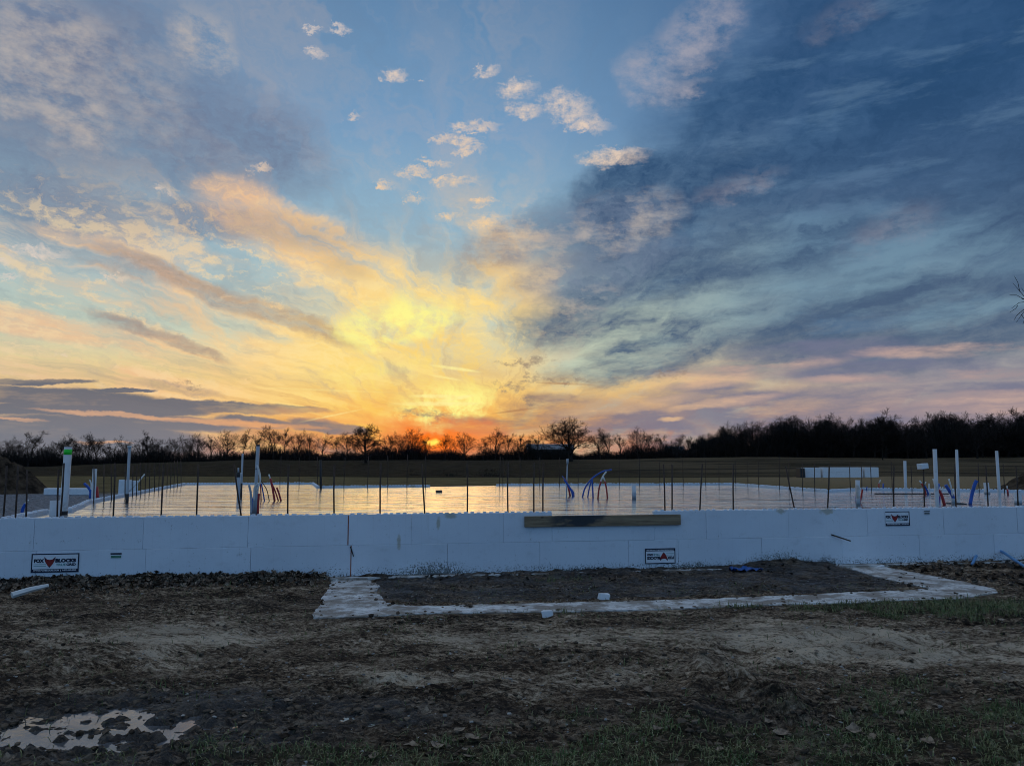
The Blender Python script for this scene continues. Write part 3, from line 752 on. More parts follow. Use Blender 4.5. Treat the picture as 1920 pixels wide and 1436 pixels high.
def ground_mat():
    m, b, p = new_mat('ground_soil'); t = m.node_tree
    pos = t.nodes.new('ShaderNodeNewGeometry').outputs['Position']
    def at(n):
        a = t.nodes.new('ShaderNodeAttribute'); a.attribute_name = n; return a.outputs['Fac']
    turf, wet, grav, pale = at('turf'), at('wet'), at('gravel'), at('pale')
    x_, y_, z_ = b.sep(pos)
    q = b.comb(x_, y_, 0.0)
    n1 = b.noise(b.vmath('MULTIPLY', q, (0.8, 1.6, 1)), 1.0, 7, 0.66); n2 = b.noise(b.vmath('MULTIPLY', q, (6, 13, 1)), 1.0, 6, 0.68); n3 = b.noise(q, 60, 4, 0.7)
    n4 = b.noise(b.vmath('MULTIPLY', q, (16, 30, 1)), 1.0, 5, 0.7)
    n5 = b.noise(b.vmath('MULTIPLY', q, (1.5, 3.4, 1)), 1.0, 9, 0.74)
    f = b.math('MULTIPLY_ADD', b.math('SUBTRACT', n4, 0.5), 1.05, n5)
    f = b.math('MULTIPLY_ADD', b.math('SUBTRACT', n3, 0.5), 0.50, f)
    c6, s6 = math.cos(-0.5), math.sin(-0.5)
    n6 = b.noise(b.comb(b.math('MULTIPLY', b.vmath('DOT_PRODUCT', q, (c6, s6, 0)), 1.3), b.math('MULTIPLY', b.vmath('DOT_PRODUCT', q, (-s6, c6, 0)), 11.0), 0.0), 1.0, 6, 0.68)
    f = b.math('ADD', f, b.math('MULTIPLY', b.math('SUBTRACT', pale, 0.30), 0.22))
    f = b.math('ADD', f, b.math('MULTIPLY', b.math('MULTIPLY', pale, b.math('SUBTRACT', n6, 0.5)), 0.8))
    col = b.ramp(f, [(0.33, (0.024, 0.015, 0.009, 1)), (0.42, (0.118, 0.078, 0.047, 1)), (0.50, (0.285, 0.202, 0.130, 1)), (0.58, (0.50, 0.38, 0.26, 1)), (0.70, (0.80, 0.645, 0.47, 1))])
    col = b.mix(b.mr(n1, 0.42, 0.62, 0, 0.35), col, (0.13, 0.085, 0.055, 1))
    col = b.mix(b.mr(n3, 0.62, 0.75, 0, 0.75), col, (0.50, 0.46, 0.41, 1))
    col = b.mix(b.mr(n3, 0.40, 0.28, 0, 0.8), col, (0.020, 0.017, 0.015, 1))
    wetm = b.math('MULTIPLY', wet, b.mr(n2, 0.7, 0.35, 0.55, 1.0))
    col = b.mix(b.math('MULTIPLY', wetm, 0.85), col, (0.026, 0.022, 0.020, 1))
    col = b.mix(b.math('MULTIPLY', turf, b.mr(n3, 0.3, 0.6, 0.4, 0.9)), col, (0.060, 0.058, 0.030, 1))
    # gravel pad
    vo = b.voro(q, 14, out='Color'); gcol = b.mix(b.sep(vo)[0], (0.16, 0.165, 0.18, 1), (0.46, 0.47, 0.50, 1))
    gcol = b.mix(b.mr(b.noise(q, 5, 5, 0.75), 0.35, 0.65, 0, 0.7), gcol, (0.10, 0.10, 0.11, 1))
    col = b.mix(grav, col, gcol)
    # mown strip, then rough winter pasture further off
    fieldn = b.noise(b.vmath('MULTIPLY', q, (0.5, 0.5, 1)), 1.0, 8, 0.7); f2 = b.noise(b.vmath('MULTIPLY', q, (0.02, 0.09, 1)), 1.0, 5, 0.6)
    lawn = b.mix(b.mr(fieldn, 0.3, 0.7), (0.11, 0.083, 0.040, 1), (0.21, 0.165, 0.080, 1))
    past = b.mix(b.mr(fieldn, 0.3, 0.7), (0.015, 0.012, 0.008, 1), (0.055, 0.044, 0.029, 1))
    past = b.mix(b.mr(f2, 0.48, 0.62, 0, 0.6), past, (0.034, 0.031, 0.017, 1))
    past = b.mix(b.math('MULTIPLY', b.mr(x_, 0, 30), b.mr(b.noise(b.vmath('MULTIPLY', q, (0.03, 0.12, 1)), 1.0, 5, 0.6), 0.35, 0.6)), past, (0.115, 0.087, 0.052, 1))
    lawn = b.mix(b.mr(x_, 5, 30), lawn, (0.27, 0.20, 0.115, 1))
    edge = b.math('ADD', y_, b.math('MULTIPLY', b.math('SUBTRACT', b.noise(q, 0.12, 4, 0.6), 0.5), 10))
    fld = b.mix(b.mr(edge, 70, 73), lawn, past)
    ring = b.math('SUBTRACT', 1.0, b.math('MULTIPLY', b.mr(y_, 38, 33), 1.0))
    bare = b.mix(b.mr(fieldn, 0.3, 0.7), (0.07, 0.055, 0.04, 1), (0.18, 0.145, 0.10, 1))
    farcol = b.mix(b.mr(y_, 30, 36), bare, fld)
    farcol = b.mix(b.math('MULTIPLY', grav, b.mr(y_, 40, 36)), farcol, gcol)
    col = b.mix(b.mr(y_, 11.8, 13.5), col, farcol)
    b.put(p.inputs['Base Color'], col)
    rgh = b.mr(wetm, 0.35, 1.0, 0.92, 0.38)
    b.put(p.inputs['Roughness'], rgh)
    b.put(p.inputs['Specular IOR Level'], b.math('MULTIPLY', b.mr(wetm, 0.3, 1.0, 0.12, 0.6), b.mr(y_, 11.8, 13.5, 1.0, 0.15)))
    bn = t.nodes.new('ShaderNodeBump'); bn.inputs['Strength'].default_value = 1.0; bn.inputs['Distance'].default_value = 0.035
    b.put(bn.inputs['Height'], b.math('ADD', n3, b.math('MULTIPLY', n4, 1.2)))
    b.put(p.inputs['Normal'], bn.outputs[0])
    return m
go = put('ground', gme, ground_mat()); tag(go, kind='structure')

# --- puddle, thawing at its edge
def ice_mat():
    m, b, p = new_mat('puddle_water'); t = m.node_tree
    pos = t.nodes.new('ShaderNodeNewGeometry').outputs['Position']
    n = b.noise(pos, 3.0, 5, 0.6)
    b.put(p.inputs['Base Color'], b.mix(b.mr(n, 0.35, 0.65), (0.05, 0.052, 0.055, 1), (0.15, 0.155, 0.165, 1)))
    b.put(p.inputs['Roughness'], b.mr(n, 0.3, 0.7, 0.03, 0.16))
    p.inputs['IOR'].default_value = 1.9; p.inputs['Specular IOR Level'].default_value = 0.6
    bn = t.nodes.new('ShaderNodeBump'); bn.inputs['Strength'].default_value = 0.12; bn.inputs['Distance'].default_value = 0.01
    b.put(bn.inputs['Height'], b.noise(pos, 9, 4, 0.6)); b.put(p.inputs['Normal'], bn.outputs[0])
    return m
pc = at_z(150, 1390, 0.0)
pv = [(pc.x + 1.75 * math.cos(a) * (1 + 0.1 * math.sin(3 * a)), pc.y + 0.72 * math.sin(a) * (1 + 0.1 * math.cos(2 * a)), PUD_Z) for a in np.linspace(0, 2 * math.pi, 40, endpoint=False)]
pm = bpy.data.meshes.new('puddle'); pm.from_pydata(pv, [], [tuple(range(40))])
tag(put('puddle_water', pm, ice_mat()), kind='structure')

# --- poured concrete strip: outline of the future porch
def strip_mat():
    m, b, p = new_mat('spilled_concrete'); t = m.node_tree
    pos = t.nodes.new('ShaderNodeNewGeometry').outputs['Position']
    n1 = b.noise(b.vmath('MULTIPLY', pos, (2, 4, 1)), 1.0, 6, 0.66); n2 = b.noise(b.vmath('MULTIPLY', pos, (10, 26, 4)), 1.0, 5, 0.7)
    n3 = b.noise(pos, 45, 4, 0.7)
    col = b.mix(b.mr(n1, 0.3, 0.7), (0.52, 0.51, 0.49, 1), (0.82, 0.81, 0.78, 1))
    col = b.mix(b.mr(n2, 0.48, 0.36, 0, 0.85), col, (0.16, 0.125, 0.09, 1))
    col = b.mix(b.mr(b.noise(pos, 3.1, 7, 0.74), 0.56, 0.43, 0, 0.88), col, (0.22, 0.175, 0.13, 1))
    col = b.mix(b.mr(n3, 0.60, 0.72, 0, 0.7), col, (0.10, 0.08, 0.06, 1))
    b.put(p.inputs['Base Color'], col); p.inputs['Roughness'].default_value = 0.7
    bn = t.nodes.new('ShaderNodeBump'); bn.inputs['Strength'].default_value = 0.6; bn.inputs['Distance'].default_value = 0.008
    b.put(bn.inputs['Height'], b.math('ADD', n3, b.math('MULTIPLY', n2, 0.5))); b.put(p.inputs['Normal'], bn.outputs[0])
    return m
def ragged(loop, step=0.04, amp=0.075):
    out = []
    for i in range(len(loop)):
        a, c = loop[i], loop[(i + 1) % len(loop)]; n = max(1, int((c - a).length / step))
        d = (c - a).normalized(); nn = Vector((-d.y, d.x, 0))
        for k in range(n):
            p = a.lerp(c, k / n)
            out.append(p + nn * float(amp * fbm(np.array([p.x / 0.22]), np.array([p.y / 0.22]), 4, 0.65)[0]))
    return out
def slab_mesh(name, loop, z0, z1, inset=0.0):
    n = len(loop)
    v = [(p.x, p.y, z1) for p in loop] + [(p.x, p.y, z0) for p in loop]
    f = [tuple(range(n))] + [(i, n + i, n + (i + 1) % n, (i + 1) % n) for i in range(n)]
    me = bpy.data.meshes.new(name); me.from_pydata(v, [], f)
    bm = bmesh.new(); bm.from_mesh(me)
    bmesh.ops.recalc_face_normals(bm, faces=bm.faces[:])
    bmesh.ops.triangulate(bm, faces=[q for q in bm.faces if len(q.verts) > 4])
    bm.to_mesh(me); bm.free()
    return me
tag(put('concrete_strip', slab_mesh('concrete_strip', ragged(ULOOP), -0.06, 0.020), strip_mat()), kind='structure')
# footing ledge that shows below the foam
ft = [WA + WN * 0.16, WEND + WN * 0.16, WEND - WN * 0.4, WA - WN * 0.4]
fl = []
for k in range(140):
    p = ft[0].lerp(ft[1], k / 139.0); fl.append(p + WN * float(0.05 * fbm(np.array([p.x / 0.5]), np.array([3.3]), 3)[0]))
tag(put('concrete_footing', slab_mesh('concrete_footing', fl + ft[2:], -0.25, ZB - 0.004), strip_mat()), kind='structure')

# ================================================================== slab
OUT_PX = [(-3, 972.0), (80, 955.5), (126, 953.0), (148, 944.5), (160, 938.5), (345, 905.5), (588, 904.5), (598, 911), (806, 909), (930, 907.2),
          (1370, 905.5), (1450, 911), (1555, 918), (1622, 914.5), (1920, 918.5)]
OUTL = [at_z(a, c, ZT) for a, c in OUT_PX]
BR = OUTL[-1] + (OUTL[-1] - OUTL[-2]).normalized() * 7.5
OUTL += [BR, WEND]
def poly_inset(P, d):
    n = len(P); out = []
    area = sum(P[i].x * P[(i + 1) % n].y - P[(i + 1) % n].x * P[i].y for i in range(n))
    sg = 1 if area > 0 else -1
    for i in range(n):
        a, c, e = P[i - 1], P[i], P[(i + 1) % n]
        d1 = (c - a).normalized(); d2 = (e - c).normalized()
        n1 = Vector((-d1.y, d1.x, 0)) * sg; n2 = Vector((-d2.y, d2.x, 0)) * sg
        m = (n1 + n2).normalized(); out.append(c + m * (d / max(0.4, m.dot(n1))))
    return out
def slab_mat():
    m, b, p = new_mat('wet_concrete'); t = m.node_tree
    pos = t.nodes.new('ShaderNodeNewGeometry').outputs['Position']
    n1 = b.noise(pos, 0.6, 6, 0.6); n2 = b.noise(b.vmath('MULTIPLY', pos, (0.8, 3.2, 1)), 1.0, 5, 0.6)
    b.put(p.inputs['Base Color'], b.mix(b.mr(n1, 0.3, 0.7), (0.80, 0.78, 0.76, 1), (0.92, 0.90, 0.88, 1)))
    # film of water: broad patches, a little rougher where it has dried
    b.put(p.inputs['Roughness'], b.mr(n2, 0.35, 0.68, 0.07, 0.15))
    p.inputs['IOR'].default_value = 1.45; p.inputs['Metallic'].default_value = 0.86
    h = b.math('ADD', b.noise(b.vmath('MULTIPLY', pos, (0.13, 0.85, 1)), 1.0, 5, 0.66), b.math('MULTIPLY', b.noise(pos, 7.0, 3, 0.5), 0.02))
    bn = t.nodes.new('ShaderNodeBump'); bn.inputs['Strength'].default_value = 1.0; bn.inputs['Distance'].default_value = 0.115
    b.put(bn.inputs['Height'], h)
    # normals leaned a little towards the near wall so the film mirrors higher sky
    b.put(p.inputs['Normal'], b.vmath('NORMALIZE', b.vmath('ADD', bn.outputs[0], (0.006, -0.016, 0.0))))
    return m
tag(put('concrete_slab', slab_mesh('concrete_slab', poly_inset(OUTL, 0.012), 0.30, ZS), slab_mat()), kind='structure')

# ================================================================== foam block foundation
fnd = empty('foam_block_foundation', (WA.x, WA.y, ZB), 'long white foam block foundation wall round the wet concrete slab', 'foundation wall')
TH = 0.065
_bm = {}
def block_mesh(L, H, nub, var=0):
    key = (round(L, 3), round(H, 3), nub, var)
    if key in _bm: return _bm[key]
    mb = MB().box(0.0015, L - 0.0015, 0, TH, 0, H - 0.0015)
    me = mb.mesh('foam_block', bevel=0.003)
    if nub:
        r = random.Random(var * 31 + int(L * 1000)); mb = MB()
        x_ = 0.02
        while x_ < L - 0.05:
            w = 0.045 * r.uniform(0.85, 1.1); h = 0.013 * r.uniform(0.6, 1.35)
            if r.random() > 0.10:
                mb.box(x_, x_ + w, 0.006, 0.032, H - 0.004, H + h)
                if r.random() > 0.25: mb.box(x_ + 0.01, x_ + 0.01 + w, 0.036, 0.060, H - 0.004, H + h * r.uniform(0.7, 1.1))
            x_ += 0.083
        n2 = mb.mesh('nubs', bevel=0.003)
        bm = bmesh.new(); bm.from_mesh(me); bm.from_mesh(n2); bm.to_mesh(me); bm.free()
        bpy.data.meshes.remove(n2)
    me.materials.append(M['foam'])
    _bm[key] = me; return me
def frame(P, u, inward, z):
    return Matrix(((u.x, inward.x, 0, P.x), (u.y, inward.y, 0, P.y), (0, 0, 1, z), (0, 0, 0, 1)))
def course(A, u, inward, cuts, z, H, nub, first=0):
    for i in range(len(cuts) - 1):
        L = cuts[i + 1] - cuts[i]
        if L < 0.03: continue
        # blocks never sit perfectly flush with each other
        jog = RNG.uniform(-0.0035, 0.0035)
        put('foam_block', block_mesh(L, H, nub, (i + first) % 4), None, fnd, frame(A + u * cuts[i] - inward * jog, u, inward, z))
LEN = (WEND - WA).length
sj = s_at(653, 990); sl = s_at(658, 1050); sd1 = s_at(1035, 962); sd2 = s_at(1226, 960)
up = [sj]
while up[0] > 1.22: up.insert(0, up[0] - 1.22)
up.insert(0, 0.0); x_ = s_at(771, 990); 
while x_ < sd1 - 0.2: up.append(x_); x_ += 1.2
up.append(sd1)
course(WA, WU, -WN, up, ZB + CH, CH, True)
course(WA, WU, -WN, [sd1, sd2], ZB + CH, ZS - ZB - CH - 0.012, False)
up2 = [sd2]; x_ = sd2 + 0.75
while x_ < LEN - 0.3: up2.append(x_); x_ += 1.22
up2.append(LEN); course(WA, WU, -WN, up2, ZB + CH, CH, True, 2)
lo = [sl]
while lo[0] > 1.22: lo.insert(0, lo[0] - 1.22)
lo.insert(0, 0.0); s3 = s_at(1272, 1040); x_ = sl + 1.22
while x_ < s3 - 0.3: lo.append(x_); x_ += 1.22
x_ = s3
while x_ < LEN - 0.3: lo.append(x_); x_ += 1.22
lo.append(LEN); course(WA, WU, -WN, lo, ZB, CH, False)
# sides and back
for i in range(len(OUTL) - 1):
    a, c = OUTL[i], OUTL[i + 1]
    u = (c - a); L = u.length; u.normalize(); inw = Vector((u.y, -u.x, 0))
    if i == 8: h = ZS - ZB - CH + 0.004; nub = False
    else: h = CH; nub = True
    cuts = list(np.arange(0, L, 1.22)) + [L]
    if len(cuts) > 2 and cuts[-1] - cuts[-2] < 0.1: cuts.pop(-2)
    if i == 0: cuts[0] = TH + 0.003
    course(a, u, inw, cuts, ZB + CH, h, nub, i)
    if i < 6: course(a, u, inw, cuts, ZB, CH, False, i)
# rusty strips in the open joints
mb = MB().box(-0.006, 0.006, -0.004, 0.02, ZB + CH + 0.005, ZT - 0.01)
put('joint_strip', mb.mesh('joint_strip', bevel=0.002), M['rust'], fnd, frame(WA + WU * sj, WU, -WN, 0))
mb = MB().box(-0.006, 0.006, -0.005, 0.02, ZB - 0.002, ZB + CH - 0.004)
put('joint_strip', mb.mesh('joint_strip', bevel=0.002), M['rust'], fnd, frame(WA + WU * sl, WU, -WN, 0))

# ---- plank over the doorway notch
def wood_mat():
    m, b, p = new_mat('weathered_plank'); t = m.node_tree
    tc = t.nodes.new('ShaderNodeTexCoord').outputs['Object']
    g = b.noise(b.vmath('MULTIPLY', tc, (1.6, 30, 30)), 1.0, 6, 0.65, 0.6); n = b.noise(b.vmath('MULTIPLY', tc, (2.0, 4, 5)), 1.0, 5, 0.6)
    col = b.mix(b.mr(g, 0.3, 0.7), (0.16, 0.105, 0.06, 1), (0.36, 0.26, 0.155, 1))
    x_ = b.sep(tc)[0]
    col = b.mix(b.math('MULTIPLY', b.mr(n, 0.40, 0.58), b.math('MULTIPLY', b.mr(x_, 0.2, 0.5), b.mr(x_, 1.35, 0.95))), col, (0.035, 0.038, 0.045, 1))
    k = b.voro(b.vmath('MULTIPLY', tc, (4.5, 9, 9)), 1.0)
    col = b.mix(b.mr(k, 0.14, 0.07, 0, 0.8), col, (0.05, 0.03, 0.02, 1))
    b.put(p.inputs['Base Color'], col); p.inputs['Roughness'].default_value = 0.75
    bn = t.nodes.new('ShaderNodeBump'); bn.inputs['Strength'].default_value = 0.4; bn.inputs['Distance'].default_value = 0.003
    b.put(bn.inputs['Height'], g); b.put(p.inputs['Normal'], bn.outputs[0])
    return m
M['wood'] = wood_mat()
p0, p1 = wall_pt(983, 976, 0.02), wall_pt(1275, 975, 0.02)
L = (p1 - p0).length
me = MB().box(0, L, -0.019, 0.019, -0.070, 0.070).mesh('plank', bevel=0.004)
tag(put('wooden_plank', me, M['wood'], None, frame(WA + WU * s_at(983, 976) + WN * 0.0235, WU, -WN, (p0.z + p1.z) / 2 - 0.001)),
    'brown wooden plank with a dark stain nailed across the notch in the foam wall', 'plank')

# ---- printed labels
def text_mesh(txt, size, bold=0.0, w=None):
    cu = bpy.data.curves.new('txt', 'FONT'); cu.body = txt; cu.size = size; cu.offset = bold; cu.extrude = 0.0
    cu.align_x = 'LEFT'; cu.resolution_u = 3
    o = bpy.data.objects.new('txt', cu); COL.objects.link(o)
    dg = bpy.context.evaluated_depsgraph_get()
    me = bpy.data.meshes.new_from_object(o.evaluated_get(dg))
    bpy.data.objects.remove(o); bpy.data.curves.remove(cu)
    n = len(me.vertices); a = np.zeros(n * 3); me.vertices.foreach_get('co', a); a = a.reshape(-1, 3)
    a -= a.min(0)
    if w: a[:, 0] *= w / a[:, 0].max()
    me.vertices.foreach_set('co', a.astype(np.float32).ravel()); me.update()
    return me, a[:, 0].max(), a[:, 1].max()
def rect(x0, x1, y0, y1, z0, z1): return MB().box(x0, x1, y0, y1, z0, z1)
def fox_mesh(s):
    """Fox head seen from the front: ears, tapering muzzle."""
    o = [(-0.50, 0.50), (-0.42, 0.10), (-0.30, -0.12), (-0.14, -0.36), (0, -0.52), (0.14, -0.36), (0.30, -0.12), (0.42, 0.10), (0.50, 0.50), (0.24, 0.26), (0, 0.22), (-0.24, 0.26)]
    v = [(x_ * s, y_ * s, 0) for x_, y_ in o] + [(x_ * s, y_ * s, 0.0012) for x_, y_ in o]; n = len(o)
    me = bpy.data.meshes.new('fox'); me.from_pydata(v, [], [tuple(range(n, 2 * n))] + [(i, (i + 1) % n, n + (i + 1) % n, n + i) for i in range(n)])
    bm = bmesh.new(); bm.from_mesh(me); bmesh.ops.triangulate(bm, faces=[f for f in bm.faces if len(f.verts) > 4]); bm.to_mesh(me); bm.free()
    return me
def poly_mesh(o, z=0.0):
    me = bpy.data.meshes.new('p'); me.from_pydata([(a, c, z) for a, c in o], [], [tuple(range(len(o)))]); return me
def product_label(name, label, pxc, pyc, W_, H_, flip, cut=0.0):
    c = wall_pt(pxc, pyc, 0.006)
    ez = WN; ex = WU.copy(); ey = Vector((0, 0, 1))
    if flip: ex, ey = -ex, -ey
    B_ = Matrix(((ex.x, ey.x, ez.x, c.x), (ex.y, ey.y, ez.y, c.y), (ex.z, ey.z, ez.z, c.z), (0, 0, 0, 1)))
    root = empty(name, (c.x, c.y, c.z), label, 'label', 'printed labels on the foam wall')
    w, h = W_ / 2, H_ / 2
    put('panel', rect(-w, w, -h, h, -0.002, 0).mesh('panel'), M['paper'], root, B_)
    bt = 0.030 * H_ / 0.22; z0, z1 = 0.0004, 0.0010
    mb = rect(-w, w, h - bt * 0.45, h, z0, z1)
    if not cut: mb.box(-w, -w + bt * 0.45, -h, h - bt * 0.45 - .0002, z0, z1)
    mb.box(w - bt * 0.45, w, -h, h - bt * 0.45 - .0002, z0, z1)
    mb.box(-w + (0 if cut else bt * 0.45 + .0002), w - bt * 0.45 - .0002, -h, -h + H_ * 0.185, z0, z1)
    put('border', mb.mesh('border'), M['navy'], root, B_)
    def T(txt, x_, y_, size, wid, mat, nm, bold=0.004):
        me, tw, th = text_mesh(txt, size, bold * size / 0.05, wid)
        put(nm, me, mat, root, B_ @ Matrix.Translation((x_, y_, 0.0014)))
    bs = H_ * 0.235
    x0 = -w + W_ * (0.055 if not cut else 0.01)
    T('FOX', x0, H_ * 0.02, bs, W_ * 0.215, M['navy'], 'lettering')
    T('BLOCKS', -w + W_ * 0.50, H_ * 0.02, bs, W_ * 0.435, M['navy'], 'lettering')
    T('TRUE', -w + W_ * 0.515, -H_ * 0.16, bs * 0.72, W_ * 0.21, M['teal'], 'lettering', 0.0015)
    T('GRID', -w + W_ * 0.735, -H_ * 0.16, bs * 0.72, W_ * 0.20, M['navy'], 'lettering', 0.003)
    T('WWW.FOXBLOCKS.COM  |  1-877-369-2562', -w + W_ * 0.05, -h + H_ * 0.055, H_ * 0.10, W_ * 0.90, M['paper'], 'lettering', 0.002)
    mb = rect(x0, -w + W_ * 0.31, -H_ * 0.075, -H_ * 0.055, z0, z1).box(x0, -w + W_ * 0.31, -H_ * 0.165, -H_ * 0.145, z0, z1)
    put('teal_bars', mb.mesh('teal_bars'), M['teal'], root, B_)
    f = put('fox_emblem', fox_mesh(H_ * 0.56), M['foxred'], root, B_ @ Matrix.Translation((-w + W_ * 0.385, H_ * 0.045, 0.0016)))
    s = H_ * 0.56
    e = poly_mesh([(-0.48 * s, 0.46 * s), (-0.40 * s, 0.14 * s), (-0.29 * s, 0.27 * s)], 0.0016); e2 = poly_mesh([(0.48 * s, 0.46 * s), (0.29 * s, 0.27 * s), (0.40 * s, 0.14 * s)], 0.0016)
    for q in (e, e2): put('ear', q, M['navy'], f, B_ @ Matrix.Translation((-w + W_ * 0.385, H_ * 0.045, 0.0016)))
    put('nose', poly_mesh([(-0.08 * s, -0.40 * s), (0, -0.51 * s), (0.08 * s, -0.40 * s), (0, -0.34 * s)], 0.0016), M['navy'], f, B_ @ Matrix.Translation((-w + W_ * 0.385, H_ * 0.045, 0.0016)))
product_label('product_label', 'upright printed fox label low on the wall, nearest the left edge', 103.5, 1055, 0.525, 0.222, False)
product_label('product_label', 'printed fox label stuck upside down near the foot of the wall', 1238, 1042, 0.43, 0.205, True)
product_label('product_label', 'printed fox label high on the right end of the wall, left border cut off', 1683, 972, 0.385, 0.205, False, 1.0)
def small_sticker(name, label, px, py, w, h, top, low):
    c = wall_pt(px, py, 0.005); ex, ey, ez = WU, Vector((0, 0, 1)), WN
    B_ = Matrix(((ex.x, ey.x, ez.x, c.x), (ex.y, ey.y, ez.y, c.y), (ex.z, ey.z, ez.z, c.z), (0, 0, 0, 1)))
    r = empty(name, tuple(c), label, 'sticker')
    put('backing', rect(-w / 2, w / 2, -h / 2, h / 2, -0.002, 0).mesh('backing'), M['paper'], r, B_)
    put('top_band', rect(-w / 2, w / 2, h * 0.2, h / 2, 0.0004, 0.001).mesh('band'), top, r, B_)
    put('print_band', rect(-w * 0.46, w * 0.46, -h * 0.42, h * 0.05, 0.0004, 0.001).mesh('band'), low, r, B_)
M['stickgreen'] = simple('green_print', (0.08, 0.22, 0.15), 0.5, 0.3, 40)
M['stickgrey'] = simple('grey_print', (0.12, 0.13, 0.13), 0.6, 0.3, 40)
small_sticker('small_sticker', 'small green and white sticker on the foam wall right of the leftmost fox label', 217.5, 1041.5, 0.125, 0.066, M['navy'], M['stickgreen'])
small_sticker('small_sticker', 'small dark grey sticker under the top edge of the foam wall', 1738, 960.5, 0.092, 0.058, M['stickgrey'], M['stickgrey'])
# a loose rod poking out of the wall, and a lath over the lower joint
a, c = wall_pt(1559, 1002, 0.004), wall_pt(1595, 1014, 0.10)
tag(put('metal_rod', MB().tube([a, c], 0.009, 8).mesh('metal_rod', True), M['rebar']), 'thin dark rod poking slantwise out of the foam wall', 'rod')
a, c = wall_pt(657, 1024, 0.012), wall_pt(663, 1043, 0.012)
tag(put('wood_sliver', MB().tube([a, c], [0.009, 0.006], 5).mesh('wood_sliver'), M['dark']), 'short dark sliver leaning on the rusty joint of the foam wall', 'splinter')

# ================================================================== rebar
def rebar(bx_, by_, tx, ty, P=None, r=0.0105, label='', group='', name='rebar'):
    """Upright bar seen from foot (bx, by) to tip (tx, ty); P is its foot in the place."""
    d = P.y
    top = at_y(tx, ty, d)
    v = top - P; mid = P + v * 0.5 + Vector((RNG.uniform(-1, 1), RNG.uniform(-1, 1), 0)) * 0.006
    me = MB().tube([P - v.normalized() * 0.12, mid, top], r, 7).mesh('rebar', True)
    return tag(put(name, me, M['rebar']), label, 'rebar', group)
ORD = ['first', 'second', 'third', 'fourth', 'fifth', 'sixth', 'seventh', 'eighth', 'ninth', 'tenth', 'eleventh', 'twelfth', 'thirteenth', 'fourteenth', 'fifteenth',
       'sixteenth', 'seventeenth', 'eighteenth', 'nineteenth', 'twentieth', 'twenty-first', 'twenty-second', 'twenty-third', 'twenty-fourth', 'twenty-fifth',
       'twenty-sixth', 'twenty-seventh', 'twenty-eighth', 'twenty-ninth', 'thirtieth', 'thirty-first', 'thirty-second', 'thirty-third', 'thirty-fourth']
FRONT = [(7, 13, 873), (30, 34, 873), (50, 51, 880), (108.5, 110, 880), (114, 120, 868), (213, 216, 868), (303, 307, 872), (369, 372, 870), (454, 439, 871), (540, 541, 870), (627, 627, 870), (713, 714, 868), (797, 791, 870),
         (876, 876, 868), (952.5, 952, 866), (1001, 1001, 867), (1018, 1019, 868), (1246.5, 1244, 870), (1260, 1260, 871), (1312, 1317, 869), (1375, 1375, 869), (1491, 1473, 874),
         (1551, 1555, 870), (1676, 1676, 872), (1793, 1790, 870), (1853, 1848, 872), (1909, 1905, 875)]
for i, (b_, t_, ty) in enumerate(FRONT):
    base = on_line(b_, 955, WA - WN * 0.14, WB - WN * 0.14); base.z = ZS
    lean = abs(b_ - t_) > 5
    lab = f"{ORD[i]} rusty rebar from the left in the near row along the foam wall" + (", leaning" if lean else "")
    rebar(b_, 0, t_, ty, base, 0.0105, lab, 'rebar along the near wall')
BACK = [(525, 527, 855), (561, 561, 858), (595, 595, 856), (645, 647, 858), (689, 691, 856), (727, 727, 854), (763, 764, 852), (798, 798, 855), (937, 938, 856), (943, 943, 858), (975, 975, 857), (1012, 1012, 858),
        (1049, 1049, 858), (1084, 1084, 860), (1161, 1161, 861), (1199, 1199, 860), (1237, 1236, 862), (1281, 1280, 861), (1323, 1323, 862), (1348, 1348, 864), (1379, 1379, 864),
        (1402, 1402, 864), (1422, 1422, 866), (1461, 1461, 857), (1479, 1479, 857), (1504, 1505, 868), (1527, 1527, 868), (1594, 1593, 868), (1615, 1615, 870), (1633, 1632, 866), (1672, 1671, 866), (1709, 1708, 874),
        (1835, 1834, 868), (1882, 1881, 870)]
def back_pt(px):
    best = None
    for i in range(5, 14):
        a, c = OUTL[i], OUTL[i + 1]; d = ray(px, 900); nn = Vector((-(c.y - a.y), c.x - a.x, 0))
        t = (a - EYE).dot(nn) / d.dot(nn); p = EYE + d * t
        k = (p - a).dot(c - a) / (c - a).length_squared
        if -0.02 <= k <= 1.02 and (best is None or p.y > best.y): best = p
    q = best + Vector((0, -0.14, 0)); q.x *= q.y / best.y; q.z = ZS
    return q
for i, (b_, t_, ty) in enumerate(BACK):
    rebar(b_, 0, t_, ty, back_pt(b_), 0.010, f"{ORD[i]} thin rebar from the left in the far row behind the slab", 'rebar along the far wall')
p = back_pt(602)
tag(put('thick_rod', MB().tube([p, at_y(601, 862, p.y)], 0.030, 8).mesh('thick_rod', True), M['dark']), 'thick black rod at the step of the far wall', 'rod')
LEFTR = [166, 186, 200, 226, 240, 248, 256, 264, 272, 282, 290, 298, 306, 312, 319, 326, 333]
a, c = at_z(160, 938.5, ZT), at_z(345, 905.5, ZT)
for i, px in enumerate(LEFTR):
    q = on_line(px, 900, a, c); q.z = ZS; tp = 872 - 8 * i / len(LEFTR) + RNG.uniform(-3, 3)
    q = q + Vector((0.12, -0.02, 0))
    qx = CX + FPX * q.x / (q.y * math.cos(PITCH) + (q.z - EYE.z) * math.sin(PITCH))
    rebar(qx, 0, qx + RNG.uniform(-1, 3), tp, q, 0.010, f"{ORD[i]} rebar from the front along the left side wall", 'rebar along the left wall')

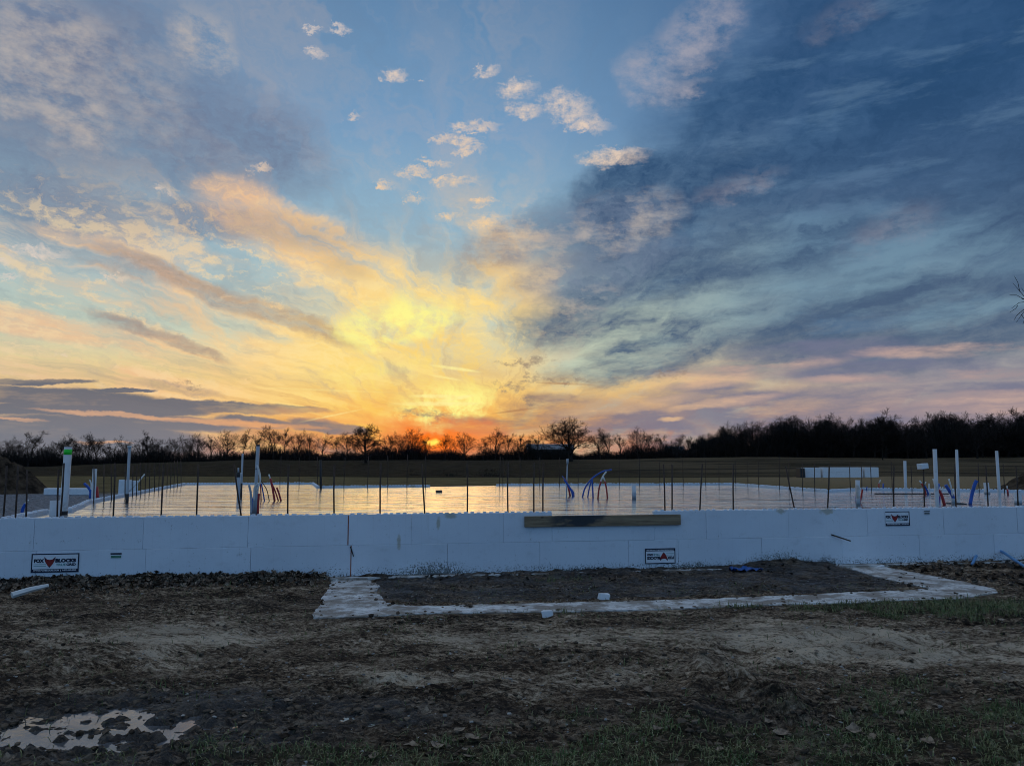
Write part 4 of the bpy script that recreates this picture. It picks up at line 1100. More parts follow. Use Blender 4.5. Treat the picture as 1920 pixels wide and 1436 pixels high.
# ================================================================== pipes standing in the slab
def slab_at(px, py): return at_z(px, py, ZS)
def scr(P_):                      # pixels per metre at a point
    return FPX / P_.y
def pipe(name, label, bpx, bpy_, tpx, tpy, wpx, mat=None, bands=(), cap=None):
    b_ = slab_at(bpx, bpy_); t_ = at_y(tpx, tpy, b_.y); r = wpx / scr(b_) / 2
    root = empty(name, tuple(b_), label, 'pipe')
    d = (t_ - b_).normalized()
    put('pipe_wall', MB().hollow(b_ - d * 0.1, t_, r).mesh('pipe_wall', True), mat or M['pvc'], root)
    for k, (f0, f1, mt, nm, g) in enumerate(bands):
        q0, q1 = b_.lerp(t_, f0), b_.lerp(t_, f1)
        put(nm, MB().tube([q0, q1], r * g, 20).mesh(nm, True), mt, root)
    return root, b_, t_, r
def tubes(name, label, cat, base, strands, loose=None):
    """Bundle of bendy tubes: each strand is (points in the picture, width, material, part name)."""
    b_ = slab_at(*base); root = empty(name, tuple(b_), label, cat)
    for pts, w, mt, nm in strands:
        f = slab_at(*pts[0]) if pts[0][1] > 905 and abs(pts[0][1] - base[1]) < 14 else at_y(pts[0][0], pts[0][1], b_.y)
        P_ = [f] + [at_y(x_, y_, f.y) for x_, y_ in pts[1:]]
        r = w / scr(f) / 2
        put(nm, MB().tube(bez(P_, 6), r, 8).mesh(nm, True), mt, root)
    return root
R_, B_, W_ = M['pex_red'], M['pex_blue'], M['pex_white']
pipe('vent_pipe', 'tall white pipe with a bright green band round its top', 119, 964, 128, 838, 13.5, None, [(0.885, 0.965, M['green'], 'green_band', 1.02), (0.0, 0.05, M['dark'], 'dark_collar', 1.03)])
pipe('pipe_stub', 'short fat white pipe stub beside the green banded pipe', 103, 966.5, 104, 938, 18)
pipe('pipe_stub', 'slim white pipe with red and blue tubing at its foot, on the left wall', 175, 935, 178, 879, 7.5)
tubes('tubing', 'red and blue tubing at the foot of the slim pipe on the left wall', 'tubing', (172, 934),
      [([(169, 934), (170, 922), (166, 914), (158, 906)], 5, B_, 'blue_tube'), ([(170, 920), (171, 908), (168, 899)], 2.5, W_, 'white_tube'), ([(183, 933), (182, 923), (181, 912)], 5.5, R_, 'red_tube')])
tubes('tubing', 'blue tube with a white end near the left corner of the foam wall', 'tubing', (43, 963), [([(41, 963), (43, 953), (48, 944)], 6, B_, 'blue_tube'), ([(47, 946), (50, 941), (53, 937)], 3.5, W_, 'white_end')])
pipe('conduit', 'thin grey conduit with a dark foot in front of the white foam panels', 238, 943, 243, 836, 5, M['conduit'], [(0.0, 0.16, M['dark'], 'dark_foot', 1.15), (0.97, 1.0, M['pvc'], 'pale_cap', 1.5)])
a_ = slab_at(241, 922)
tag(put('white_stick', MB().tube([a_, at_y(258, 905, a_.y), at_y(271, 889, a_.y)], 0.016, 8).mesh('white_stick', True), M['pex_white']), 'white tube slanting up to the right beside the thin grey conduit', 'tube')
pipe('pipe_stub', 'short grey pipe with a black cap beside the leaning rebar', 447, 934, 447, 890, 6, M['conduit'], [(0.9, 1.1, M['dark'], 'black_cap', 1.15), (1.1, 1.3, M['conduit'], 'nozzle', 0.5)])
pipe('conduit', 'thin tall grey conduit right behind the black capped pipe', 452, 932, 455, 850, 3.4, M['conduit'], [(0, 0.32, M['dark'], 'dark_foot', 1.1)])
tubes('tubing', 'thin white tube bound to the black capped pipe', 'tubing', (449, 933), [([(449, 933), (450, 905), (452, 886)], 2, W_, 'white_tube')])
pipe('vent_pipe', 'tall grey pipe with a black top wrapped at its foot by red and blue tubing', 478, 962, 484, 833, 6.5, M['conduit'], [(0.975, 1.0, M['dark'], 'black_top', 1.1), (0.0, 0.37, M['conduit'], 'wide_sleeve', 1.45), (0.64, 0.65, M['dark'], 'strap', 1.2)])
tubes('tubing', 'blue and red tubing round the foot of the tall grey pipe with black top', 'tubing', (478, 963),
      [([(471, 963), (471, 940), (470, 923), (467, 909)], 4, M['conduit'], 'grey_tube'), ([(474, 962), (475, 938), (480, 922)], 5.5, B_, 'blue_tube'),
       ([(483, 962), (484, 942), (485, 925)], 5, R_, 'red_tube'), ([(481, 920), (488, 902), (484, 880), (482, 872)], 2.6, W_, 'white_tube'), ([(484, 874), (488, 890), (488, 903), (483, 915)], 2.0, W_, 'white_tube'),
       ([(476, 938), (477, 915), (484, 905)], 2.6, W_, 'white_tube')])
tubes('tubing', 'thin dark tubes and a bent wire between the grey pipe and red tubes', 'tubing', (492, 940),
      [([(489.5, 939), (489, 920), (488, 905)], 2.2, R_, 'red_tube'), ([(496, 939), (493, 922), (490, 906)], 2.4, M['tarp'], 'dark_tube'), ([(505, 939), (500, 918), (490, 902)], 1.6, M['rebar'], 'bent_wire')])
tubes('tubing', 'cluster of three dark red tubes, one with a white tip, left of centre', 'tubing', (516, 939),
      [([(515, 939), (511, 915), (507, 897)], 4.0, R_, 'red_tube'), ([(507, 898), (504, 889)], 2.6, W_, 'white_tip'), ([(522, 939), (515, 918), (507, 900)], 2.6, R_, 'red_tube'), ([(527, 939), (523, 925), (519, 914)], 3.4, R_, 'red_tube')])
tubes('tubing', 'low knot of dark blue and red tubing in the middle of the slab', 'tubing', (1072, 931),
      [([(1069, 930), (1066, 915), (1061, 900)], 3.6, R_, 'red_tube'), ([(1074, 931), (1072, 921), (1064, 908), (1058, 899)], 4.0, B_, 'blue_tube'), ([(1076, 930), (1075, 923), (1071, 917)], 3.0, B_, 'blue_tube'),
       ([(1062, 929), (1063, 912), (1062, 902)], 1.8, W_, 'white_tube'), ([(1061, 901), (1054, 892)], 1.6, B_, 'blue_tube')])
pipe('conduit', 'slim grey conduit with a thicker pale top near the middle of the slab', 1062, 929, 1064, 860, 2.4, M['conduit'], [(0.86, 1.0, M['conduit'], 'pale_top', 1.9)])
tubes('tubing', 'blue tube bent over in a long arch above two shorter blue tubes', 'tubing', (1104, 932),
      [([(1092, 932), (1097, 915), (1110, 897), (1130, 884), (1147, 880.5)], 3.0, B_, 'blue_arch'), ([(1102, 932), (1105, 915), (1110, 898)], 2.6, B_, 'blue_tube'), ([(1112, 933), (1111, 912), (1110, 896)], 3.0, B_, 'blue_tube')])
tubes('tubing', 'two red tubes with white tips crossed like a wishbone', 'tubing', (1130, 934),
      [([(1121, 935), (1123, 917), (1127, 902)], 3.0, R_, 'red_tube'), ([(1126, 903), (1131, 892), (1137, 884)], 2.8, W_, 'white_tip'), ([(1139, 934), (1137, 916), (1134, 902)], 3.0, R_, 'red_tube'), ([(1134.5, 903), (1131, 893)], 2.6, W_, 'white_tip')])
pipe('pipe_stub', 'short white pipe stub with a grey lower half alone right of the red wishbone tubes', 1189, 936, 1188, 906, 7.5, None, [(0, 0.45, M['conduit'], 'grey_half', 1.03)])
pipe('pipe_stub', 'short white pipe flanked by red and blue tubes near the right half of the wall', 1609, 948, 1608, 900, 8, None, [(0, 0.28, M['conduit'], 'grey_foot', 1.03)])
tubes('tubing', 'red tube and blue tube on either side of the short white pipe', 'tubing', (1609, 948), [([(1605, 941), (1605, 932), (1606, 922)], 3, B_, 'blue_tube'), ([(1612, 943), (1615, 930), (1617, 917)], 3.4, R_, 'red_tube')])
tubes('tubing', 'red tube with a white tip beside a short blue tube by the far wall', 'tubing', (1649, 918), [([(1647.5, 918), (1648, 906)], 2.4, R_, 'red_tube'), ([(1648, 907), (1651, 899)], 2.2, W_, 'white_tip'), ([(1656, 919), (1656, 906)], 2.6, B_, 'blue_tube'), ([(1624, 919), (1626, 912)], 1.8, B_, 'blue_tube')])
pipe('vent_pipe', 'slim white pipe of middle height left of the white cap on a rod', 1698, 918, 1696.5, 864, 5.2)
pipe('vent_pipe', 'tallest white pipe near the right end, standing close to the foam wall', 1757, 947.5, 1752.5, 842, 7.2)
pipe('vent_pipe', 'tall slim white pipe, second from the right', 1797, 928, 1793.5, 843, 5.0)
pipe('vent_pipe', 'tall slim white pipe nearest the right edge', 1874, 928, 1868.5, 845, 5.2)
pipe('pipe_stub', 'short white pipe stub with a dark ring between the two right hand tall pipes', 1851, 926, 1849, 905, 9, None, [(0.0, 0.22, M['conduit'], 'dark_ring', 1.06)])
pipe('pipe_stub', 'short fat white pipe stub at the right edge of the slab', 1909, 945, 1908, 923, 13, None, [(0, 0.28, M['conduit'], 'grey_foot', 1.03)])
tubes('tubing', 'red and blue tubes with white tips leaning left of the tallest white pipe', 'tubing', (1738, 927),
      [([(1736, 927), (1733, 916), (1728, 906)], 3.2, R_, 'red_tube'), ([(1729, 907), (1724, 901)], 2.6, W_, 'white_tip'), ([(1741, 927), (1738, 919), (1734, 911)], 3.4, B_, 'blue_tube'), ([(1734, 909), (1736, 903)], 2, W_, 'white_tip'), ([(1744, 928), (1742, 915), (1742, 906)], 2.4, W_, 'white_tube')])
tubes('tubing', 'red and blue tubes with white tips clustered against the tallest white pipe', 'tubing', (1767, 947),
      [([(1771, 947), (1766, 930), (1760, 918)], 5.4, R_, 'red_tube'), ([(1761, 936), (1760, 918), (1759, 906)], 5.0, B_, 'blue_tube'), ([(1764, 924), (1768, 913)], 2.6, W_, 'white_tip'), ([(1761, 930), (1763, 912)], 2.2, W_, 'white_tip'), ([(1753, 912), (1749, 897)], 2, W_, 'white_tip'), ([(1760, 947), (1760, 930)], 2.2, R_, 'red_tube')])
tubes('tubing', 'blue tubes with one white tube rising from a dark patch right of the tallest pipe', 'tubing', (1787, 945),
      [([(1788, 944), (1787, 932), (1780, 920), (1773, 909)], 6.0, B_, 'blue_tube'), ([(1787, 946), (1787, 934)], 6.5, M['conduit'], 'grey_foot'), ([(1786, 930), (1783, 912), (1779, 898)], 2.6, W_, 'white_tube')])
tubes('tubing', 'single broad blue sleeve standing aslant right of the blue tubes', 'tubing', (1820, 946), [([(1819, 946), (1822, 928), (1827, 910), (1831, 901)], 6.5, B_, 'blue_sleeve')])
tubes('tubing', 'small red tube with a white tip beside the rightmost tall pipe', 'tubing', (1889, 928), [([(1890, 928), (1889, 917)], 3.2, R_, 'red_tube'), ([(1889, 918), (1888, 911)], 2.2, W_, 'white_tip')])
# dark patch round the tubes, trench box, a brick left on the slab
a_ = slab_at(1793, 944.5)
me = bpy.data.meshes.new('dark_mat'); me.from_pydata([(a_.x + 0.14 * math.cos(t) * (1 + .15 * math.sin(3 * t)), a_.y + 0.22 * math.sin(t), ZS + z_) for z_ in (0.001, 0.012) for t in np.linspace(0, 6.283, 24, endpoint=False)],
    [], [tuple(range(24, 48))] + [(i, (i + 1) % 24, 24 + (i + 1) % 24, 24 + i) for i in range(24)])
tag(put('rubber_mat', me, M['dark']), 'dark flat patch on the slab at the foot of the blue tubes', 'mat')
a_, c_ = slab_at(1642, 926.5), slab_at(1780, 926.5)
tag(put('steel_bar', MB().box(a_.x, c_.x, a_.y, a_.y + 0.06, ZS + 0.001, ZS + 0.022).mesh('bar'), M['rebar']), 'long dark bar lying flat on the slab before the far wall on the right', 'bar')
a_ = slab_at(823, 923)
tag(put('brick', MB().box(-0.075, 0.075, -0.04, 0.04, 0, 0.05).mesh('brick', bevel=0.005), M['brick'], None, Matrix.Translation((a_.x, a_.y, ZS + 0.001)) @ Matrix.Rotation(0.15, 4, 'Z')), 'small brown brick lying alone on the wet slab', 'brick')
# white box cap on its rod
b_ = on_line(1733, 949, WA - WN * 0.16, WB - WN * 0.16); b_.z = ZS
t_ = at_y(1731.5, 878, b_.y); root = empty('capped_rod', tuple(b_), 'dark rod with a white foam cap on top near the tallest pipe', 'rebar')
put('rod', MB().tube([b_, t_], 0.010, 7).mesh('rod', True), M['rebar'], root)
k = scr(b_); c_ = at_y(1730, 874, b_.y)
put('cap', MB().box(-8 / k, 8 / k, -0.05, 0.05, -5 / k, 5 / k).mesh('cap', bevel=0.006), M['capplastic'], root, Matrix.Translation(c_) @ Matrix.Rotation(-0.09, 4, 'Y') @ Matrix.Rotation(0.3, 4, 'Z'))

# ================================================================== bare trees
def grow(seed, H=9.0, spread=0.55, trunk=0.24, depth=8, clear=0.22, leader=0.3, ratio=0.86, r_end=0.015, twigs=3, tl=0.55, limbs=8, lim=0.20):
    """Branch skeleton by repeated forking: list of (points, radii, level)."""
    r = random.Random(seed); out = []
    def limb(p, d, L, rad, lev):
        n = 4 if lev < 3 else 2
        pts, rs = [p.copy()], [rad]; q = p.copy(); dd = d.copy(); wob = 0.09 + 0.02 * lev
        for i in range(n):
            dd = (dd + Vector((r.gauss(0, wob), r.gauss(0, wob), r.gauss(0, wob) + (0.05 if lev < 4 else 0.02)))).normalized()
            q = q + dd * (L / n); pts.append(q.copy()); rs.append(max(r_end, rad * (1 - 0.34 * (i + 1) / n)))
        out.append((pts, rs, lev))
        if lev >= depth or L < 0.12: return
        kids = 2 if r.random() < 0.62 else 3
        ph = r.uniform(0, 6.28)
        ref = dd.cross(Vector((0.3, 0.9, 0.2))).normalized(); ref2 = dd.cross(ref)
        for k in range(kids):
            a = r.uniform(0.30, 0.75) * spread / 0.5
            if k == 0 and r.random() < leader + (0.3 if lev < 3 else 0): a *= 0.25
            t = ph + 6.283 * k / kids + r.uniform(-0.5, 0.5)
            nd = (dd * math.cos(a) + (ref * math.cos(t) + ref2 * math.sin(t)) * math.sin(a)).normalized()
            if nd.z < -0.15: nd.z *= 0.3; nd.normalize()
            limb(q, nd, L * ratio * r.uniform(0.78, 1.12), max(r_end, rs[-1] * r.uniform(0.62, 0.82)), lev + 1)
        if lev >= 2:                      # side twigs along the limb
            for k in range(twigs):
                f = r.random(); i = min(int(f * n), n - 1); pp = pts[i].lerp(pts[i + 1], f * n - i)
                nd = (dd * 0.6 + Vector((r.gauss(0, 1), r.gauss(0, 1), r.gauss(0.2, 0.7))).normalized() * 0.8).normalized()
                LT = (0.30 + 0.8 * L) * H / 9.0; e = pp + nd * LT * r.uniform(0.5, 1.0); md = pp.lerp(e, 0.5) + Vector((r.gauss(0, .04), r.gauss(0, .04), r.gauss(0.02, .04))) * LT
                out.append(([pp, md, e], [r_end * 1.2, r_end, r_end * 0.7], max(lev + 1, 3)))
                for _ in range(2):
                    e2 = md + (nd + Vector((r.gauss(0, .6), r.gauss(0, .6), r.gauss(0.2, .5)))).normalized() * LT * r.uniform(0.35, 0.7)
                    out.append(([md, md.lerp(e2, .5), e2], [r_end, r_end, r_end * 0.7], max(lev + 1, 3)))
    # trunk with a leader, limbs leaving it all the way up
    n = 7; p = Vector((0, 0, -0.3)); pts, rs = [p.copy()], [trunk]; d = Vector((r.gauss(0, .03), r.gauss(0, .03), 1)).normalized(); TL = H * tl
    for i in range(n):
        d = (d + Vector((r.gauss(0, .07), r.gauss(0, .07), 0.04))).normalized(); p = p + d * TL / n; pts.append(p.copy()); rs.append(trunk * (1 - 0.66 * (i + 1) / n))
    out.append((pts, rs, 0))
    ph = r.uniform(0, 6.28)
    for k in range(limbs):
        f = clear + (1 - clear) * (k + r.random() * 0.8) / limbs; i = min(int(f * n), n - 1); pp = pts[i].lerp(pts[i + 1], f * n - i)
        t = ph + 2.4 * k + r.uniform(-.4, .4); a = (0.62 + 0.55 * (1 - f)) * spread / 0.5 * r.uniform(0.8, 1.15)
        nd = Vector((math.cos(t) * math.sin(a), math.sin(t) * math.sin(a), math.cos(a))).normalized()
        limb(pp, nd, H * lim * (1.12 - 0.5 * f) * r.uniform(0.8, 1.15), rs[i] * 0.55, 2)
    limb(pts[-1], d, H * lim * 0.75, rs[-1], 2)
    top = max(p.z for q in out for p in q[0]); k = H / top
    return [([p * k for p in q[0]], q[1], q[2]) for q in out]
def sk_mesh(name, sk, levels, mat):
    V, F_ = [], []; nv = 0; by = {}
    for pts, rs, lev in sk:
        if lev in levels: by.setdefault((7 if lev == 0 else (5 if lev <= 2 else 3), len(pts)), []).append((pts, rs))
    for (n, m), lst in by.items():
        P_ = np.array([[tuple(p) for p in q[0]] for q in lst]); Rr = np.array([q[1] for q in lst]); c = len(lst)
        D = np.gradient(P_, axis=1); D /= np.linalg.norm(D, axis=2, keepdims=True) + 1e-9
        A = np.cross(D, np.array([0.37, 0.81, 0.45])); A /= np.linalg.norm(A, axis=2, keepdims=True) + 1e-9; B2 = np.cross(D, A)
        t = np.arange(n) * 2 * np.pi / n
        ring = P_[:, :, None, :] + (A[:, :, None, :] * np.cos(t)[None, None, :, None] + B2[:, :, None, :] * np.sin(t)[None, None, :, None]) * Rr[:, :, None, None]
        V.append(ring.reshape(-1, 3))
        b0 = (np.arange(c) * m * n)[:, None, None]; i = (np.arange(m - 1) * n)[None, :, None]; j = np.arange(n)[None, None, :]; j2 = (j + 1) % n
        F_.append((np.stack([b0 + i + j, b0 + i + j2, b0 + i + n + j2, b0 + i + n + j], -1) + nv).reshape(-1, 4)); nv += c * m * n
    me = mesh_np(name, np.concatenate(V), np.concatenate(F_), True); me.materials.append(mat); return me
PROTO = []
specs = [dict(spread=0.40, trunk=0.20, clear=0.34, depth=5, limbs=10, lim=0.22), dict(spread=0.34, trunk=0.17, clear=0.36, depth=5, tl=0.60, limbs=10, lim=0.19), dict(spread=0.48, trunk=0.24, clear=0.28, depth=5, limbs=11, lim=0.22),
         dict(spread=0.28, trunk=0.14, clear=0.42, depth=5, tl=0.64, limbs=8, lim=0.17), dict(spread=0.46, trunk=0.24, clear=0.22, depth=5, limbs=13, lim=0.20), dict(spread=0.38, trunk=0.18, clear=0.32, depth=5, limbs=9, lim=0.21)]
CR = tuple(range(3, 12))
for i, sp in enumerate(specs):
    sk = grow(100 + i * 7, **sp)
    PROTO.append((sk_mesh('trunk', sk, (0, 1, 2), M['bark']), sk_mesh('crown', sk, CR, M['twig']), 9.0, 0))
sk = grow(777, H=10, spread=0.62, depth=6, trunk=0.40, clear=0.34, r_end=0.015, leader=0.25, ratio=0.84, tl=0.44, limbs=15, lim=0.20, twigs=3)
OAK = (sk_mesh('trunk', sk, (0, 1, 2), M['bark']), sk_mesh('crown', sk, CR, M['twig']), 10.0, 0)
sk = grow(314, H=9, spread=0.56, depth=6, trunk=0.34, clear=0.14, r_end=0.019, ratio=0.82, tl=0.55, limbs=15, lim=0.18)
DENSE = (sk_mesh('trunk', sk, (0, 1, 2), M['bark']), sk_mesh('crown', sk, CR, M['twig']), 9.0, 0)
print('TRIS', [len(p_[1].polygons) for p_ in PROTO + [OAK, DENSE]])

def tree(proto, px, top, depth, label, group, base_y=None, rot=None, wide=1.0, name='bare_tree'):
    g = at_y(px, HOR, depth); z0 = gz(g.x, depth)
    zt = at_y(px, top, depth).z
    s = (zt - z0) / proto[2]
    root = empty(name, (g.x, depth, z0), label, 'tree', group)
    mw = Matrix.Translation((g.x, depth, z0)) @ Matrix.Rotation(RNG.uniform(0, 6.28) if rot is None else rot, 4, 'Z') @ Matrix.Diagonal((s * wide, s * wide, s, 1))
    put('trunk', proto[0], None, root, mw); put('crown', proto[1], None, root, mw)
ROW = [(8, 814, 0, 1.0), (32, 824, 3, 1.0), (53, 806, 1, 1.1), (104, 815, 0, 1.1), (124, 811, 2, 1.0), (145, 822, 3, 1.0), (163, 812, 1, 1.0), (180, 809, 0, 1.0), (205, 828, 3, 1.1), (237, 814, 2, 0.8), (262, 818, 3, 1.0),
       (279, 805, 3, 0.9), (300, 822, 1, 1.1), (322, 811, 0, 1.0), (352, 824, 1, 1.0), (374, 809, 5, 1.1), (398, 814, 3, 1.0), (424, 803, 4, 1.0), (456, 802, 3, 0.9), (476, 812, 1, 1.0), (512, 794, 5, 1.1), (530, 800, 3, 1.0),
       (555, 802, 0, 1.0), (580, 812, 1, 1.0), (604, 809, 2, 0.8), (632, 820, 1, 1.0), (652, 807, 5, 1.0), (728, 806, 0, 1.0), (752, 812, 2, 0.9), (772, 801, 4, 1.0), (800, 816, 1, 1.0), (834, 812, 5, 0.9), (870, 808, 4, 1.0), (905, 820, 1, 1.0),
       (928, 799, 2, 1.0), (950, 812, 1, 1.0), (972, 812, 3, 1.3), (990, 816, 3, 1.2), (1012, 814, 1, 1.2), (1126, 806, 0, 1.0), (1140, 800, 5, 1.0), (1166, 811, 3, 1.0), (1196, 798, 2, 0.9), (1222, 803, 0, 1.1), (1246, 812, 1, 1.0), (1270, 812, 5, 1.0)]
side = []
for i, (px, top, k, w) in enumerate(ROW):
    n_ = f"{ORD[i] if i < len(ORD) else ORD[i - len(ORD)]}"
    where = 'bare tree from the left in the far tree row' if i < len(ORD) else 'bare tree counted from the one left of the barn in the far tree row'
    tree(PROTO[k], px, top, 205 + RNG.uniform(-14, 22), f"{n_} {where}", 'far row of bare trees', wide=w * 1.15)
tree(OAK, 1071, 777, 150, 'large spreading oak with a rounded bare crown standing alone in front of the barn', None, name='oak_tree', rot=0.6, wide=1.28)
tree(DENSE, 686, 792, 150, 'dark densely branched tree standing forward of the far row, left of the sun', None, name='dense_tree', rot=2.0, wide=1.15)
# wood on the rise at the right
wood_top = [(1285, 822), (1330, 805), (1370, 790), (1410, 786), (1450, 782), (1500, 772), (1540, 770), (1600, 774), (1660, 770), (1720, 776), (1780, 768), (1840, 772), (1900, 766), (2000, 768)]
def wt(px): return float(np.interp(px, [a for a, c in wood_top], [c for a, c in wood_top]))
k = 0
for row, (d0, n, dy) in enumerate([(172, 34, 14), (188, 34, 4), (204, 30, -2)]):
    for i in range(n):
        px = 1288 + (2010 - 1288) * (i + RNG.uniform(0.1, 0.9)) / n
        tree(PROTO[RNG.randrange(6)] if RNG.random() > 0.12 else DENSE, px, wt(px) + dy + RNG.uniform(-6, 16), d0 + RNG.uniform(-8, 8), 'bare tree within the dark wood on the rise at the right', 'trees of the dark wood', wide=RNG.uniform(0.85, 1.2)); k += 1
tree(PROTO[3], 1655, 762, 150, 'thin bare tree poking highest out of the dark wood', None, wide=0.8)

# undergrowth: dense stems that nobody could count
def thicket(name, xs, d0, d1, hfun, n, seed, r=0.035):
    g = np.random.default_rng(seed); V = []; F_ = []
    px = g.uniform(xs[0], xs[1], n); dep = g.uniform(d0, d1, n)
    X = (px - CX) / FPX * dep; Z = ground_z(X, dep)
    H = np.array([hfun(p) for p in px]) * g.uniform(0.35, 1.0, n)
    lean = g.normal(0, 0.28, (n, 2))
    a = g.uniform(0, 6.28, n)
    b0 = np.stack([X, dep, Z - 0.2], 1); b1 = b0 + np.stack([lean[:, 0] * H, lean[:, 1] * H, H], 1)
    rr = r * g.uniform(0.5, 1.5, n)
    verts = []
    for j in range(3):
        t = a + j * 2.094; o = np.stack([np.cos(t) * rr, np.sin(t) * rr, 0 * t], 1); verts += [b0 + o, b1 + o * 0.35]
    V = np.stack(verts, 1).reshape(-1, 3); i = np.arange(n)[:, None] * 6
    F_ = np.concatenate([i + np.array([[0, 2, 3, 1]]), i + np.array([[2, 4, 5, 3]]), i + np.array([[4, 0, 1, 5]])], 0)
    me = mesh_np(name, V, F_); return tag(put(name, me, M['scrub']), kind='stuff')
tag(thicket('undergrowth', (1262, 2030), 172, 204, lambda p: max(1.0, (HOR - wt(p)) / FPX * 186 * (0.54 + 0.12 * math.sin(p / 23.0) + 0.10 * math.sin(p / 9.0))), 28000, 3, 0.08), 'dark undergrowth filling the wood on the right', 'undergrowth')
tag(thicket('hedgerow', (-40, 1300), 200, 222, lambda p: 3.3 + (1.3 if p < 420 else 0.0) + 0.9 * math.sin(p / 37.0) + 0.7 * math.sin(p / 11.0), 24000, 4, 0.055), 'low dark hedge along the foot of the far tree row', 'hedge')
tag(thicket('scrub_patch', (770, 965), 82, 112, lambda p: 0.42 + 0.12 * math.sin(p / 13.0), 2600, 5, 0.016), 'dark low scrub in the hollow of the pasture', 'scrub')
# twigs reaching in from a tree outside the right edge
sk = grow(58, H=9, spread=0.50, depth=5, trunk=0.16, clear=0.40, r_end=0.006)
p = at_y(2190, HOR, 24.0); z0 = gz(p.x, 24.0)
root = empty('bare_tree', (p.x, 24.0, z0), 'bare tree outside the right edge, one twiggy branch tip reaching into the sky', 'tree')
mw = Matrix.Translation((p.x, 24.0, z0)) @ Matrix.Diagonal((0.8, 0.8, 1.0, 1))
put('trunk', sk_mesh('trunk', sk, (0, 1, 2), M['bark']), None, root, mw); put('crown', sk_mesh('crown', sk, CR, M['twig']), None, root, mw)
def bp(x_, y_): return at_y(x_, y_, 24.0)
mb = MB(); r = random.Random(5)
mb.tube(bez([Vector((p.x, 24.0, z0 + 4.6)), bp(2080, 590), bp(1990, 575), bp(1940, 566), bp(1916, 560)], 6), [0.06 - 0.048 * i / 24 for i in range(25)], 6)
for x0, y0, x1, y1 in ((1925, 562, 1899, 531), (1918, 560, 1893, 553), (1930, 565, 1897, 578), (1935, 566, 1906, 604), (1912, 547, 1902, 518), (1908, 573, 1893, 586), (1940, 566, 1915, 540), (1920, 580, 1901, 601), (1950, 569, 1921, 545), (1915, 590, 1918, 608)):
    a_, c_ = bp(x0, y0), bp(x1, y1); md = a_.lerp(c_, 0.5) + Vector((r.uniform(-.05, .05), r.uniform(-.1, .1), r.uniform(-.02, .07)))
    mb.tube([a_, md, c_], [0.010, 0.008, 0.005], 4)
put('branch', mb.mesh('branch'), M['twig'], root)

# ================================================================== barn
bd = 250.0
a, c = at_y(989, 853, bd), at_y(1075, 853, bd); zb = gz((a.x + c.x) / 2, bd) - 0.3
ze, zr = at_y(1000, 842, bd).z, at_y(1000, 832.5, bd).z
root = empty('barn', ((a.x + c.x) / 2, bd, zb), 'long low barn with a pale grey metal roof behind the oak', 'barn')
me = bpy.data.meshes.new('wall'); x0, x1, y0, y1 = a.x, c.x, bd, bd + 9; ym = bd + 4.5
me.from_pydata([(x0, y0, zb), (x1, y0, zb), (x1, y1, zb), (x0, y1, zb), (x0, y0, ze), (x1, y0, ze), (x1, y1, ze), (x0, y1, ze), (x0, ym, zr - 0.1), (x1, ym, zr - 0.1)], [],
               [(0, 1, 5, 4), (2, 3, 7, 6), (1, 2, 6, 9, 5), (3, 0, 4, 8, 7)])
put('wall', me, M['barnwall'], root)
mb = MB(); o = 0.4
for (ya, yb) in ((y0 - o, ym), (y1 + o, ym)):
    za = ze - 0.12; n = len(mb.v)
    mb.v += [(x0 - o, ya, za), (x1 + o, ya, za), (x1 + o, yb, zr), (x0 - o, yb, zr), (x0 - o, ya, za + 0.15), (x1 + o, ya, za + 0.15), (x1 + o, yb, zr + 0.15), (x0 - o, yb, zr + 0.15)]
    mb.f += [tuple(n + i for i in q) for q in ((0, 1, 2, 3), (4, 5, 6, 7), (0, 1, 5, 4), (1, 2, 6, 5), (2, 3, 7, 6), (3, 0, 4, 7))]
put('roof', mb.mesh('roof'), M['barnroof'], root)
for k in range(2):
    put('door', MB().box(x0 + 2 + 6 * k, x0 + 5 + 6 * k, y0 - 0.06, y0 - 0.005, zb + 0.05, ze - 0.5).mesh('door'), M['bark'], root)
# a small house far off among the trees on the right
hd = 235.0; a = at_y(1268, 850, hd); zb = gz(a.x, hd) - 0.2
root = empty('far_house', (a.x, hd, zb), 'tiny pale house half hidden among trees right of the oak', 'house')
w = 2.6; ze = zb + 2.2; zr = zb + 3.6
me = bpy.data.meshes.new('wall'); me.from_pydata([(a.x - w, hd, zb), (a.x + w, hd, zb), (a.x + w, hd + 5, zb), (a.x - w, hd + 5, zb), (a.x - w, hd, ze), (a.x + w, hd, ze), (a.x + w, hd + 5, ze), (a.x - w, hd + 5, ze), (a.x - w, hd + 2.5, zr - .1), (a.x + w, hd + 2.5, zr - .1)], [],
    [(0, 1, 5, 4), (2, 3, 7, 6), (1, 2, 6, 9, 5), (3, 0, 4, 8, 7)]); put('wall', me, M['barnwall'], root)
me = bpy.data.meshes.new('roof'); me.from_pydata([(a.x - w - .2, hd - .3, ze - .1), (a.x + w + .2, hd - .3, ze - .1), (a.x + w + .2, hd + 2.5, zr), (a.x - w - .2, hd + 2.5, zr), (a.x - w - .2, hd + 5.3, ze - .1), (a.x + w + .2, hd + 5.3, ze - .1)], [], [(0, 1, 2, 3), (3, 2, 5, 4)])
put('roof', me, M['barnroof'], root)

